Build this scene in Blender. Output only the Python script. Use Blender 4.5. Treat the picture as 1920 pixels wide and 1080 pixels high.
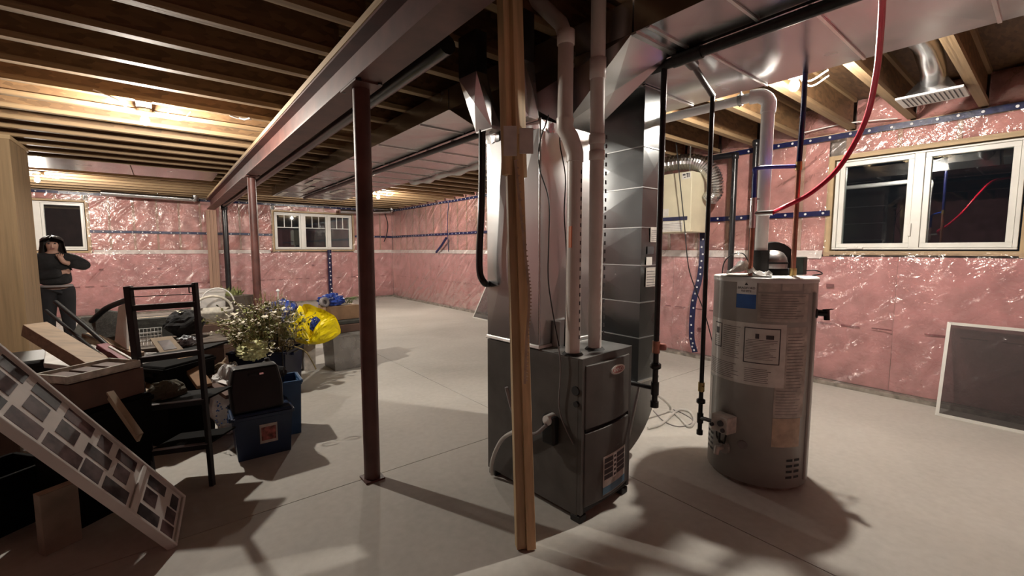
import bpy, bmesh, math, random
import numpy as np
from mathutils import Vector, Matrix, noise
R = math.radians
rnd = random.Random(7)
for o in list(bpy.data.objects): bpy.data.objects.remove(o)
S = bpy.context.scene
COL = S.collection

# ------------------------------------------------------------------ camera, world, exposure
CAMH = 1.45; FPX = 820.0; YAW = R(38.6); PITCH = R(5.02)
cam_d = bpy.data.cameras.new('camera'); cam = bpy.data.objects.new('camera', cam_d); COL.objects.link(cam)
cam_d.sensor_width = 36.0; cam_d.lens = 36.0 * FPX / 1920.0; cam_d.clip_start = .02; cam_d.clip_end = 100
cam.location = (0, 0, CAMH); cam.rotation_euler = (math.pi/2 - PITCH, 0, -YAW)
S.camera = cam
W = bpy.data.worlds.new('night'); S.world = W; W.use_nodes = True
W.node_tree.nodes['Background'].inputs[0].default_value = (.55, .6, .75, 1)
W.node_tree.nodes['Background'].inputs[1].default_value = .004
S.view_settings.view_transform = 'Standard'; S.view_settings.look = 'None'
S.view_settings.gamma = 1.0; S.view_settings.use_curve_mapping = False
S.view_settings.exposure = 1.8
BULB_E = 1450.0

# pixel helpers (1920x1080 photo pixels give a direction only)
FW = Vector((math.sin(YAW)*math.cos(PITCH), math.cos(YAW)*math.cos(PITCH), -math.sin(PITCH)))
RT = Vector((math.cos(YAW), -math.sin(YAW), 0)); UP = RT.cross(FW); CP = Vector((0, 0, CAMH))
def at(x, y, d): return CP + (FW + RT*((x-960)/FPX) + UP*((540-y)/FPX))*d
def G(x, d, z=0.0): p = at(x, 468, d); return Vector((p.x, p.y, z))
def plane(x, y, ax, v):
    d = FW + RT*((x-960)/FPX) + UP*((540-y)/FPX); return CP + d*((v-CP[ax])/d[ax])

# ------------------------------------------------------------------ materials
def newmat(name):
    m = bpy.data.materials.new(name); m.use_nodes = True
    nt = m.node_tree; return m, nt, nt.nodes['Principled BSDF']
def N(nt, t, **kw):
    n = nt.nodes.new(t)
    for k, v in kw.items():
        if k in n.inputs: n.inputs[k].default_value = v
        else: setattr(n, k, v)
    return n
def lin(c): return tuple(((v/12.92) if v <= .04045 else ((v+.055)/1.055)**2.4) for v in c)
def pm(name, base, rough=.6, metal=0, var=.18, scale=6, bump=0, bscale=60, coat=0, stretch=(1, 1, 1), spec=.5, detail=4, alpha=1.0, rvar=0.0, trans=0):
    m, nt, b = newmat(name)
    tc = N(nt, 'ShaderNodeTexCoord'); mp = N(nt, 'ShaderNodeMapping'); mp.inputs['Scale'].default_value = stretch
    nt.links.new(tc.outputs['Object'], mp.inputs['Vector'])
    nz = N(nt, 'ShaderNodeTexNoise', Scale=scale, Detail=detail); nt.links.new(mp.outputs[0], nz.inputs['Vector'])
    cr = N(nt, 'ShaderNodeValToRGB')
    lo = [max(0, c*(1-var*1.6)) for c in base]; hi = [min(1, c*(1+var*1.6)) for c in base]
    cr.color_ramp.elements[0].position = .3; cr.color_ramp.elements[1].position = .7
    cr.color_ramp.elements[0].color = (*lo, 1); cr.color_ramp.elements[1].color = (*hi, 1)
    nt.links.new(nz.outputs['Fac'], cr.inputs['Fac']); nt.links.new(cr.outputs['Color'], b.inputs['Base Color'])
    b.inputs['Roughness'].default_value = rough; b.inputs['Metallic'].default_value = metal
    b.inputs['Specular IOR Level'].default_value = spec
    if coat: b.inputs['Coat Weight'].default_value = coat; b.inputs['Coat Roughness'].default_value = .12
    if alpha < 1: b.inputs['Alpha'].default_value = alpha
    if trans: b.inputs['Transmission Weight'].default_value = trans
    if rvar:
        mr = N(nt, 'ShaderNodeMapRange'); mr.inputs['To Min'].default_value = max(.02, rough-rvar); mr.inputs['To Max'].default_value = rough+rvar
        nt.links.new(nz.outputs['Fac'], mr.inputs['Value']); nt.links.new(mr.outputs[0], b.inputs['Roughness'])
    if bump:
        n2 = N(nt, 'ShaderNodeTexNoise', Scale=bscale, Detail=3.0); nt.links.new(mp.outputs[0], n2.inputs['Vector'])
        bp = N(nt, 'ShaderNodeBump', Strength=bump, Distance=.01); nt.links.new(n2.outputs['Fac'], bp.inputs['Height'])
        nt.links.new(bp.outputs[0], b.inputs['Normal'])
    return m
def wood(name, base, axis='x', var=.25, rough=.65):
    st = {'x': (.6, 14, 14), 'y': (14, .6, 14), 'z': (14, 14, .6)}[axis]
    return pm(name, base, rough, 0, var, 2.2, .12, 5, stretch=st)
def osb(name, base):
    m, nt, b = newmat(name)
    tc = N(nt, 'ShaderNodeTexCoord'); mp = N(nt, 'ShaderNodeMapping'); mp.inputs['Scale'].default_value = (9, 30, 22)
    nt.links.new(tc.outputs['Object'], mp.inputs['Vector'])
    v = N(nt, 'ShaderNodeTexVoronoi', Scale=1.6); nt.links.new(mp.outputs[0], v.inputs['Vector'])
    cr = N(nt, 'ShaderNodeValToRGB'); sep = N(nt, 'ShaderNodeSeparateColor'); nt.links.new(v.outputs['Color'], sep.inputs[0])
    nt.links.new(sep.outputs[0], cr.inputs['Fac'])
    cr.color_ramp.elements[0].color = (*[c*.68 for c in base], 1); cr.color_ramp.elements[1].color = (*[c*1.25 for c in base], 1)
    nt.links.new(cr.outputs[0], b.inputs['Base Color']); b.inputs['Roughness'].default_value = .62
    return m
def galv(name, base=(.5, .5, .505), rough=.25, bump=.07):
    m, nt, b = newmat(name)
    tc = N(nt, 'ShaderNodeTexCoord')
    n1 = N(nt, 'ShaderNodeTexNoise', Scale=2.2, Detail=3.0); nt.links.new(tc.outputs['Object'], n1.inputs['Vector'])
    my = N(nt, 'ShaderNodeMath', operation='MULTIPLY_ADD'); nt.links.new(n1.outputs['Fac'], my.inputs[0]); my.inputs[1].default_value = .14; my.inputs[2].default_value = rough-.07
    nt.links.new(my.outputs[0], b.inputs['Roughness'])
    b.inputs['Base Color'].default_value = (*base, 1); b.inputs['Metallic'].default_value = 1.0
    n2 = N(nt, 'ShaderNodeTexNoise', Scale=3.2, Detail=1.0); nt.links.new(tc.outputs['Object'], n2.inputs['Vector'])
    bp = N(nt, 'ShaderNodeBump', Strength=bump*3, Distance=.03); nt.links.new(n2.outputs['Fac'], bp.inputs['Height']); nt.links.new(bp.outputs[0], b.inputs['Normal'])
    return m
def poly_mat():
    m, nt, b = newmat('clear_poly'); nt.nodes.remove(b)
    out = nt.nodes['Material Output']
    tc = N(nt, 'ShaderNodeTexCoord')
    mr_ = N(nt, 'ShaderNodeMapping'); mr_.inputs['Rotation'].default_value = (R(41), R(41), 0); nt.links.new(tc.outputs['Object'], mr_.inputs['Vector'])
    mp = N(nt, 'ShaderNodeMapping'); mp.inputs['Scale'].default_value = (.6, .6, 2.2); nt.links.new(mr_.outputs[0], mp.inputs['Vector'])
    n1 = N(nt, 'ShaderNodeTexNoise', noise_type='RIDGED_MULTIFRACTAL', Scale=2.4, Detail=2.0, Distortion=.9)
    nt.links.new(mp.outputs[0], n1.inputs['Vector'])
    n2 = N(nt, 'ShaderNodeTexNoise', Scale=13.0, Detail=2.0, Distortion=2.2); nt.links.new(tc.outputs['Object'], n2.inputs['Vector'])
    ad = N(nt, 'ShaderNodeMath', operation='MULTIPLY_ADD'); nt.links.new(n2.outputs['Fac'], ad.inputs[0]); ad.inputs[1].default_value = .14; nt.links.new(n1.outputs['Fac'], ad.inputs[2])
    bp = N(nt, 'ShaderNodeBump', Strength=1.0, Distance=.075); nt.links.new(ad.outputs[0], bp.inputs['Height'])
    gl = N(nt, 'ShaderNodeBsdfGlossy', Roughness=.15); gl.inputs['Color'].default_value = (1, .97, .95, 1); nt.links.new(bp.outputs[0], gl.inputs['Normal'])
    tr = N(nt, 'ShaderNodeBsdfTransparent'); tr.inputs['Color'].default_value = (.95, .93, .93, 1)
    lw = N(nt, 'ShaderNodeLayerWeight', Blend=.22); nt.links.new(bp.outputs[0], lw.inputs['Normal'])
    mr = N(nt, 'ShaderNodeMapRange'); mr.inputs['To Min'].default_value = .085; mr.inputs['To Max'].default_value = .5; nt.links.new(lw.outputs['Fresnel'], mr.inputs['Value'])
    df = N(nt, 'ShaderNodeBsdfDiffuse'); df.inputs['Color'].default_value = (.8, .72, .70, 1); hz = N(nt, 'ShaderNodeMixShader'); hz.inputs[0].default_value = .04
    nt.links.new(tr.outputs[0], hz.inputs[1]); nt.links.new(df.outputs[0], hz.inputs[2])
    mx = N(nt, 'ShaderNodeMixShader'); nt.links.new(mr.outputs[0], mx.inputs[0]); nt.links.new(hz.outputs[0], mx.inputs[1]); nt.links.new(gl.outputs[0], mx.inputs[2])
    nt.links.new(mx.outputs[0], out.inputs['Surface'])
    return m
def emis(name, col, s):
    m, nt, b = newmat(name); b.inputs['Base Color'].default_value = (.8, .8, .8, 1)
    b.inputs['Emission Color'].default_value = (*col, 1); b.inputs['Emission Strength'].default_value = s; return m
def floor_mat():
    m, nt, b = newmat('concrete')
    tc = N(nt, 'ShaderNodeTexCoord')
    n1 = N(nt, 'ShaderNodeTexNoise', Scale=.8, Detail=5.0, Distortion=.5); nt.links.new(tc.outputs['Object'], n1.inputs['Vector'])
    n2 = N(nt, 'ShaderNodeTexNoise', Scale=22.0, Detail=6.0); nt.links.new(tc.outputs['Object'], n2.inputs['Vector'])
    ad = N(nt, 'ShaderNodeMath', operation='MULTIPLY_ADD'); nt.links.new(n2.outputs['Fac'], ad.inputs[0]); ad.inputs[1].default_value = .35; nt.links.new(n1.outputs['Fac'], ad.inputs[2])
    cr = N(nt, 'ShaderNodeValToRGB'); nt.links.new(ad.outputs[0], cr.inputs['Fac'])
    cr.color_ramp.elements[0].position = .4; cr.color_ramp.elements[1].position = .95
    cr.color_ramp.elements[0].color = (.40, .38, .345, 1); cr.color_ramp.elements[1].color = (.60, .575, .53, 1)
    nt.links.new(cr.outputs[0], b.inputs['Base Color']); b.inputs['Roughness'].default_value = .7; b.inputs['Specular IOR Level'].default_value = .3
    bp = N(nt, 'ShaderNodeBump', Strength=.08, Distance=.01); nt.links.new(n2.outputs['Fac'], bp.inputs['Height']); nt.links.new(bp.outputs[0], b.inputs['Normal'])
    return m
M = dict(
    concrete=floor_mat(), joint=pm('joint_dust', (.12, .11, .1), .9),
    pink=pm('pink_fibreglass', (.50, .245, .245), .95, 0, .13, 5, .5, 26, spec=.1),
    pinku=pm('pink_batt', (.47, .225, .205), .95, 0, .2, 3.5, .5, 20, spec=.1),
    white_strip=pm('white_fleece', (.72, .68, .65), .9, 0, .1, 9),
    poly=poly_mat(), print=pm('dark_red_print', (.2, .05, .06), .8),
    tape=pm('blue_tape', (.006, .008, .05), .3, 0, .25, 20, .1, 30), dot=pm('staple_white', (.6, .6, .62), .4),
    web=osb('osb_web', (.18, .10, .045)), flange=wood('joist_flange', (.285, .19, .10), 'x', .15), sub=osb('subfloor', (.13, .072, .035)),
    pboard=wood('partition_board', (.25, .17, .09), 'z', .12), stud=wood('spruce_z', (.40, .285, .16), 'z', .12), studx=wood('spruce_x', (.40, .285, .16), 'x', .15), study=wood('spruce_y', (.40, .29, .17), 'y', .15), prop=wood('prop_lumber', (.60, .43, .24), 'z', .14), wstud=wood('wall_stud', (.33, .2, .14), 'z', .12),
    sill=pm('dusty_sill', (.24, .21, .18), .8, 0, .3, 12),
    oxide=pm('red_oxide_steel', (.095, .036, .030), .5, 0, .25, 5, .05, 40),
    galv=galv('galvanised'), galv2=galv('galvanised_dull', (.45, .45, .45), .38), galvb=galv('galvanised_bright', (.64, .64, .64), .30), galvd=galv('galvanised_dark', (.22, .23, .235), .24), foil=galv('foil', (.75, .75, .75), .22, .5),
    gal_tape=galv('foil_tape', (.72, .72, .7), .33, .3),
    dust=pm('mastic', (.55, .53, .5), .8),
    black=pm('black_iron', (.014, .012, .012), .35, .3, .3, 30), blackp=pm('black_plastic', (.010, .010, .011), .5, spec=.35),
    absp=pm('black_abs', (.01, .01, .012), .28), pvc=pm('white_pvc', (.66, .62, .58), .35, 0, .05, 6), pvcw=pm('clean_pvc', (.86, .86, .85), .35, 0, .04, 6),
    ink=pm('ink', (.05, .045, .05), .6), orange=pm('orange_sticker', (.6, .16, .05), .5), red=pm('red_pex', (.52, .012, .045), .28, 0, .08, 6),
    bluep=pm('blue_pex', (.03, .06, .38), .3), copper=pm('copper', (.36, .17, .12), .38, .8, .25, 14), brass=pm('brass', (.42, .3, .12), .35, .9),
    furn=pm('furnace_grey', (.085, .078, .072), .48, .2, .12, 8), furn2=pm('furnace_top', (.12, .115, .11), .4, .2, .1, 8),
    heat=pm('heater_grey', (.31, .295, .275), .38, 0, .06, 5), label=pm('paper_label', (.62, .59, .55), .6, 0, .08, 14), label2=pm('worn_label', (.44, .40, .36), .6, 0, .18, 16),
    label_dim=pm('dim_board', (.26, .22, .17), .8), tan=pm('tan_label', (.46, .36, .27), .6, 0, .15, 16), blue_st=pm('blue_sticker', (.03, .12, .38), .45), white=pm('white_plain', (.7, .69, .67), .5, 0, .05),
    vinyl=pm('white_vinyl', (.68, .67, .63), .35, 0, .04, 5), navy=pm('navy_plastic', (.008, .012, .035), .35), glassn=None,
    cream=pm('cream_enamel', (.62, .57, .42), .45, 0, .05, 5), rubber=pm('rubber', (.012, .012, .012), .7),
    hose=pm('clear_hose', (.62, .6, .56), .3, 0, .1, 9, alpha=.7), yellow=pm('yellow_plastic', (.86, .68, .008), .3, 0, .08, 6, .12, 18),
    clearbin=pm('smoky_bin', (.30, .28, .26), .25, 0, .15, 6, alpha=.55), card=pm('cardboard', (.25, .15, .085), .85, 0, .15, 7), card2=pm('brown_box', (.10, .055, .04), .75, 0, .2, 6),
    cardl=pm('pale_cardboard', (.34, .26, .18), .85, 0, .15, 7), cloth=pm('black_cloth', (.010, .010, .011), .9, 0, .3, 14, .4, 40), greyc=pm('charcoal_cloth', (.045, .045, .04), .85, 0, .25, 9, .4, 40),
    skin=pm('skin', (.42, .25, .19), .55, 0, .06, 20), hair=pm('dark_hair', (.018, .011, .009), .5, 0, .3, 40, .4, 80, stretch=(6, 6, .6)), denim=pm('dark_leggings', (.010, .010, .013), .9),
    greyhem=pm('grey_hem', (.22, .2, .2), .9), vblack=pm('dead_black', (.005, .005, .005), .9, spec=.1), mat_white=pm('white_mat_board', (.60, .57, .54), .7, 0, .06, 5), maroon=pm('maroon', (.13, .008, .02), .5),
    foam=pm('white_foam', (.58, .57, .55), .8, 0, .1, 12), ivory=pm('ivory_wicker', (.46, .43, .37), .7, 0, .2, 20), blueb=pm('blue_bag', (.02, .05, .26), .3, 0, .25, 8, .4, 14),
    tote=pm('blue_tote', (.010, .028, .075), .4, 0, .15, 5), tealt=pm('teal_tote', (.02, .07, .17), .4, 0, .15, 5), stem=pm('dry_stem', (.26, .20, .09), .9, 0, .4, 30), leaf=pm('dry_leaf', (.16, .17, .06), .9, 0, .5, 25),
    petal=pm('cream_petal', (.66, .62, .50), .8, 0, .15, 30), hyd=pm('hydrangea', (.62, .62, .34), .8, 0, .2, 30), screen=pm('screen_mesh', (.022, .017, .017), .6, 0, .1, 400, alpha=.75),
    planter=pm('planter', (.10, .08, .065), .7), dotb=pm('dotted_bag', (.68, .68, .67), .5, 0, .2, 9, .4, 14), filmy=pm('clear_plastic', (.6, .58, .56), .2, 0, .1, 6, alpha=.4),
    chrome=pm('chrome', (.7, .7, .7), .15, 1, .03), sb=pm('green_black', (.02, .03, .025), .5),
)
def glass_mat():
    m, nt, b = newmat('night_glass'); b.inputs['Base Color'].default_value = (.004, .004, .006, 1); b.inputs['Roughness'].default_value = .02
    b.inputs['Specular IOR Level'].default_value = 1.0; b.inputs['IOR'].default_value = 1.6; b.inputs['Coat Weight'].default_value = .6; b.inputs['Coat Roughness'].default_value = .01
    return m
M['glassn'] = glass_mat()
def photo_mat(i):
    m, nt, b = newmat('photo_print_%d' % i); tc = N(nt, 'ShaderNodeTexCoord')
    n = N(nt, 'ShaderNodeTexNoise', Scale=9.0+i, Detail=3.0); mp = N(nt, 'ShaderNodeMapping'); mp.inputs['Location'].default_value = (i*3.1, i*1.7, i)
    nt.links.new(tc.outputs['Object'], mp.inputs[0]); nt.links.new(mp.outputs[0], n.inputs['Vector'])
    cr = N(nt, 'ShaderNodeValToRGB'); nt.links.new(n.outputs['Fac'], cr.inputs[0]); t = .02*(i % 3)
    cr.color_ramp.elements[0].position = .38; cr.color_ramp.elements[1].position = .72
    cr.color_ramp.elements[0].color = (.012+t*.5, .010, .012, 1); cr.color_ramp.elements[1].color = (.10+t, .08, .08, 1)
    nt.links.new(cr.outputs[0], b.inputs['Base Color']); b.inputs['Roughness'].default_value = .5; b.inputs['Specular IOR Level'].default_value = .2
    return m
PHOTO = [photo_mat(i) for i in range(5)]

# ------------------------------------------------------------------ mesh builder
class MB:
    def __init__(s, T=None): s.v = []; s.f = []; s.T = T; s.sm = []
    def add(s, vs, fs, smooth=False):
        n = len(s.v); s.v += [Vector(p) for p in vs]; s.f += [tuple(i+n for i in f) for f in fs]; s.sm += [smooth]*len(fs); return s
    def box(s, x0, x1, y0, y1, z0, z1):
        vs = [(x, y, z) for z in (z0, z1) for y in (y0, y1) for x in (x0, x1)]
        return s.add(vs, [(0, 2, 3, 1), (4, 5, 7, 6), (0, 1, 5, 4), (2, 6, 7, 3), (0, 4, 6, 2), (1, 3, 7, 5)])
    def hexa(s, b, t):      # two quads, bottom and top, same order
        return s.add(list(b)+list(t), [(3, 2, 1, 0), (4, 5, 6, 7)]+[(i, (i+1) % 4, 4+(i+1) % 4, 4+i) for i in range(4)])
    def bar(s, p, q, w, h, up=(0, 0, 1)):
        p = Vector(p); q = Vector(q); d = (q-p).normalized(); up = Vector(up)
        a = d.cross(up)
        if a.length < 1e-3: a = d.cross(Vector((1, 0, 0)))
        a.normalize(); b = a.cross(d)
        o = [(-1, -1), (1, -1), (1, 1), (-1, 1)]
        return s.hexa([p+a*i*w/2+b*j*h/2 for i, j in o], [q+a*i*w/2+b*j*h/2 for i, j in o])
    def tube(s, pts, r, n=10, cap=True, smooth=True):
        pts = [Vector(p) for p in pts]; rs = r if isinstance(r, (list, tuple)) else [r]*len(pts)
        vs = []; fs = []; pa = None
        for i, p in enumerate(pts):
            d = (pts[min(i+1, len(pts)-1)]-pts[max(i-1, 0)]).normalized()
            if pa is None:
                a = d.cross(Vector((0, 0, 1)));
                if a.length < 1e-3: a = Vector((1, 0, 0))
            else: a = pa - d*pa.dot(d)
            a.normalize(); b = d.cross(a); pa = a
            vs += [p+(a*math.cos(2*math.pi*k/n)+b*math.sin(2*math.pi*k/n))*rs[i] for k in range(n)]
        for i in range(len(pts)-1):
            fs += [(i*n+k, i*n+(k+1) % n, (i+1)*n+(k+1) % n, (i+1)*n+k) for k in range(n)]
        s.add(vs, fs, smooth)
        if cap:
            m = len(pts)-1; s.add([vs[k] for k in range(n)], [tuple(reversed(range(n)))]); s.add([vs[m*n+k] for k in range(n)], [tuple(range(n))])
        return s
    def lathe(s, prof, c=(0, 0, 0), n=24, smooth=True, axis=(0, 0, 1)):
        ax = Vector(axis).normalized(); a = ax.cross(Vector((0, 1, 0)) if abs(ax.y) < .9 else Vector((1, 0, 0))).normalized(); b = ax.cross(a); c = Vector(c)
        vs = [c+ax*z+(a*math.cos(2*math.pi*k/n)+b*math.sin(2*math.pi*k/n))*r for r, z in prof for k in range(n)]
        fs = [(i*n+k, i*n+(k+1) % n, (i+1)*n+(k+1) % n, (i+1)*n+k) for i in range(len(prof)-1) for k in range(n)]
        s.add(vs, fs, smooth); m = len(prof)-1
        if prof[0][0] > 0: s.add(vs[:n], [tuple(reversed(range(n)))])
        if prof[m][0] > 0: s.add(vs[m*n:], [tuple(range(n))])
        return s
    def grid(s, fn, nu, nv, smooth=True, keep=None, closed=False):
        vs = [fn(i/nu, j/nv) for j in range(nv+1) for i in range(nu+1)]
        fs = []
        for j in range(nv):
            for i in range(nu):
                if keep and not keep((i+.5)/nu, (j+.5)/nv): continue
                a = j*(nu+1)+i; fs.append((a, a+1, a+nu+2, a+nu+1))
        return s.add(vs, fs, smooth)
    def prism(s, poly, axis, a0, a1):   # poly of 2D pts in the two other axes (cyclic order)
        def mk(p, a): return {'x': (a, p[0], p[1]), 'y': (p[0], a, p[1]), 'z': (p[0], p[1], a)}[axis]
        n = len(poly); vs = [mk(p, a0) for p in poly]+[mk(p, a1) for p in poly]
        return s.add(vs, [tuple(range(n)), tuple(reversed(range(n, 2*n)))]+[(i, n+i, n+(i+1) % n, (i+1) % n) for i in range(n)])
    def xf(s, fn): s.v = [Vector(fn(p)) for p in s.v]; return s
def obj(name, mb, mat, parent=None, bevel=0, fix=True):
    me = bpy.data.meshes.new(name)
    me.from_pydata([tuple(v) for v in mb.v], [], mb.f); me.materials.append(M[mat] if isinstance(mat, str) else mat)
    me.polygons.foreach_set('use_smooth', mb.sm)
    if fix:
        bm = bmesh.new(); bm.from_mesh(me); bmesh.ops.recalc_face_normals(bm, faces=bm.faces); bm.to_mesh(me); bm.free()
    me.update()
    o = bpy.data.objects.new(name, me); COL.objects.link(o)
    if parent is not None:
        o.parent = parent
        if parent.type == 'EMPTY': o.matrix_parent_inverse = parent.matrix_basis.inverted()
    if bevel:
        b = o.modifiers.new('bevel', 'BEVEL'); b.width = bevel; b.segments = 2; b.limit_method = 'ANGLE'
    return o
def tag(o, label, cat, group=None, kind=None):
    o['label'] = label; o['category'] = cat
    if group: o['group'] = group
    if kind: o['kind'] = kind
    return o
def thing(name, label, cat, loc=(0, 0, 0), group=None):
    o = bpy.data.objects.new(name, None); COL.objects.link(o); o.location = loc; o.empty_display_size = .1
    o.matrix_basis = Matrix.Translation(loc)
    return tag(o, label, cat, group)
def struct(name, mb, mat, label, cat):
    o = obj(name, mb, mat); return tag(o, label, cat, kind='structure')
def place(o, loc, rz=0, rx=0, ry=0): o.location = loc; o.rotation_euler = (rx, ry, rz); return o
def dup(root, label, loc=None):
    r = root.copy(); COL.objects.link(r); r['label'] = label
    if loc is not None: r.location = loc
    def rec(a, b):
        for ch in a.children:
            c = ch.copy(); COL.objects.link(c); c.parent = b; c.matrix_parent_inverse = ch.matrix_parent_inverse.copy(); rec(ch, c)
    rec(root, r); return r
def box(x0, x1, y0, y1, z0, z1): return MB().box(x0, x1, y0, y1, z0, z1)
def smooth_path(pts, n=6):
    P = [Vector(p) for p in pts]; P = [P[0]*2-P[1]]+P+[P[-1]*2-P[-2]]; out = []
    for i in range(1, len(P)-2):
        for k in range(n):
            t = k/n; a, b, c, d = P[i-1:i+3]
            out.append(.5*((2*b)+(c-a)*t+(2*a-5*b+4*c-d)*t*t+(3*b-a-3*c+d)*t**3))
    out.append(P[-2]); return out
def text_mesh(name, s, size, mat, mtx, parent, extrude=.0004):
    cu = bpy.data.curves.new(name, 'FONT'); cu.body = s; cu.size = size; cu.align_x = 'CENTER'; cu.align_y = 'CENTER'; cu.extrude = extrude
    to = bpy.data.objects.new(name+'_tmp', cu); COL.objects.link(to)
    dg = bpy.context.evaluated_depsgraph_get(); me = bpy.data.meshes.new_from_object(to.evaluated_get(dg))
    bpy.data.objects.remove(to); me.materials.clear(); me.materials.append(M[mat]); me.transform(mtx)
    o = bpy.data.objects.new(name, me); COL.objects.link(o)
    if parent is not None:
        o.parent = parent
        if parent.type == 'EMPTY': o.matrix_parent_inverse = parent.matrix_basis.inverted()
    return o
def fn(p, s=1.0): return noise.noise(Vector(p)*s)

# ------------------------------------------------------------------ setting
X0, X1, Y0, Y1 = -4.5, 5.6, -2.6, 12.95
JB, SUB = 2.67, 2.97                     # joist underside, subfloor
floor = struct('floor', box(X0-.2, X1+.3, Y0-.2, Y1+.3, -.12, -.005), 'joint', 'pale dusty concrete basement floor with saw-cut joints', 'floor')
cx = [X0-.2, -1.6, 2.27, X1+.3]; cy = [Y0-.2, 2.665, 7.6, Y1+.3]
for i in range(3):
    for j in range(3):
        obj('slab', box(cx[i]+.003, cx[i+1]-.003, cy[j]+.003, cy[j+1]-.003, -.005, 0), 'concrete', floor)

def holes_wall(mp, t0, t1, z0, z1, holes, d0, d1):
    mb = MB(); ts = sorted({t0, t1, *[h[0] for h in holes], *[h[1] for h in holes]})
    for a, b in zip(ts[:-1], ts[1:]):
        hs = [h for h in holes if h[0] <= a and h[1] >= b]
        zz = [(z0, z1)] if not hs else [(z0, hs[0][2]), (hs[0][3], z1)]
        for c, d in zz: mb.add(*sbox(mp, a, b, d0, d1, c, d))
    return mb
def sbox(mp, a, b, d0, d1, c, d):
    vs = [mp(t, q, z) for z in (c, d) for q in (d0, d1) for t in (a, b)]
    return vs, [(0, 2, 3, 1), (4, 5, 7, 6), (0, 1, 5, 4), (2, 6, 7, 3), (0, 4, 6, 2), (1, 3, 7, 5)]
def SB(mp, *a): m = MB(); m.add(*sbox(mp, *a)); return m
mpR = lambda t, d, z: (X1-d, t, z)
mpB = lambda t, d, z: (t, Y1-d, z)
WR = [(.225, 1.55, 1.44, 2.38)]
WB = [(2.345, 4.375, 1.45, 2.44), (-2.16, -1.225, 1.43, 2.44)]
def insulated_wall(name, mp, t0, t1, holes, label, seed, tape_gap):
    w = struct(name, holes_wall(mp, t0, t1, 0, SUB, holes, -.32, -.16), 'sill', label, 'wall')
    inh = lambda t, z, m=0: any(h[0]-m < t < h[1]+m and h[2]-m < z < h[3]+m for h in holes)
    obj('sill_plate', SB(mp, t0, t1, 0, .085, 0, .04), 'sill', w)
    obj('top_plate', SB(mp, t0, t1, -.14, -.002, 2.6, 2.665), 'studx' if mp is mpB else 'study', w)
    # studs and batts of the upper wall
    n = int((t1-t0)/.405)
    for k in range(n+1):
        t = t0+.405*k
        bad = [h for h in holes if h[0]-.05 < t < h[1]+.05]
        if bad:
            h = bad[0]; obj('stud', SB(mp, t-.019, t+.019, -.14, -.012, h[3]+.05, 2.6), 'wstud', w)
        else: obj('stud', SB(mp, t-.019, t+.019, -.14, -.012, 1.4, 2.6), 'wstud', w)
        segs = [(1.4, 2.6)]
        a, b = t+.012, min(t+.393, t1)
        if b-a < .05: continue
        ov = [h for h in holes if h[0]-.05 < b and h[1]+.05 > a]
        if ov:
            h = ov[0]
            if a < h[0]-.08: b = h[0]-.065
            elif b > h[1]+.08: a = h[1]+.065
            else: segs = [(h[3]+.05, 2.6)]
        for c, d in segs:
            if b-a < .05: continue
            sd = rnd.random()*50
            m = MB().grid(lambda u, v: mp(a+(b-a)*u, -.022+.024*math.sin(math.pi*u)**.4*math.sin(math.pi*min(1, max(0, v)))**.3+.008*fn((u*3+sd, v*6, 0)), c+(d-c)*v), 6, 12)
            obj('insulation_batt', m, 'pinku', w)
    for h in holes:   # rough opening boards
        for a, b, c, d in ((h[0]-.06, h[0]-.004, h[2]-.06, h[3]+.05), (h[1]+.004, h[1]+.06, h[2]-.06, h[3]+.05), (h[0]-.004, h[1]+.004, h[2]-.045, h[2]-.004), (h[0]-.004, h[1]+.004, h[3]+.004, h[3]+.05)):
            obj('framing_board', SB(mp, a, b, -.155, .008, c, d), 'stud' if d-c > .3 else ('study' if mp is mpR else 'studx'), w)
    # lower blanket in panels
    n = round((t1-t0)/1.22)
    for k in range(n):
        a = t0+(t1-t0)*k/n+.001; b = t0+(t1-t0)*(k+1)/n-.001; sd = rnd.random()*90
        def bl(u, v):
            e = (math.sin(math.pi*u)*math.sin(math.pi*v))**.35 if 0 < u < 1 and 0 < v < 1 else 0
            return mp(a+(b-a)*u, -.006+.040*e+.014*fn((u*3+sd, v*3.3, 1)), .045+1.33*v)
        obj('insulation_blanket', MB().grid(bl, 18, 18), 'pink', w)
    m = MB().grid(lambda u, v: mp(t0+(t1-t0)*u, .03-.03*v+.006*fn((u*60, v*2, seed)), 1.355+.085*v), int((t1-t0)/.12), 2, keep=lambda u, v: not inh(t0+(t1-t0)*u, 1.46, .07))
    obj('white_strip', m, 'white_strip', w)
    # printed dashes and stamps on the facing
    m = MB(); t = t0+.2
    while t < t1-.3:
        L = rnd.uniform(.09, .2)
        if rnd.random() < .8: m.add(*sbox(mp, t, t+L, .052, .0535, .655+rnd.uniform(-.006, .006), .668))
        if rnd.random() < .2: q = rnd.choice((.33, .38, 1.0, 1.05)); m.add(*sbox(mp, t, t+.07, .052, .0535, q, q+.035))
        t += L+rnd.uniform(.05, .1)
    o = obj('print_marks', m, 'print', w); o['kind'] = 'stuff'
    # clear sheet over all, wrinkled
    nu = int((t1-t0)/.045); nv = 58
    def sheet(u, v):
        t = t0+(t1-t0)*u; z = .015+2.64*v
        d = .068 if z < 1.36 else (.012 if z > 1.46 else .068-.056*(z-1.36)/.1)
        p = Vector((t*1.0, z*1.0, seed))
        wr = .012*fn(p*2.1)+.010*fn(Vector((t*5+z*3, z*2-t*1.2, seed)))+.006*fn(p*9)
        return mp(t, d+.012+wr*(.8 if z < 1.36 else .9), z)
    obj('poly_sheet', MB().grid(sheet, nu, nv, keep=lambda u, v: not inh(t0+(t1-t0)*u, .015+2.64*v, .03)), 'poly', w)
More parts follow.
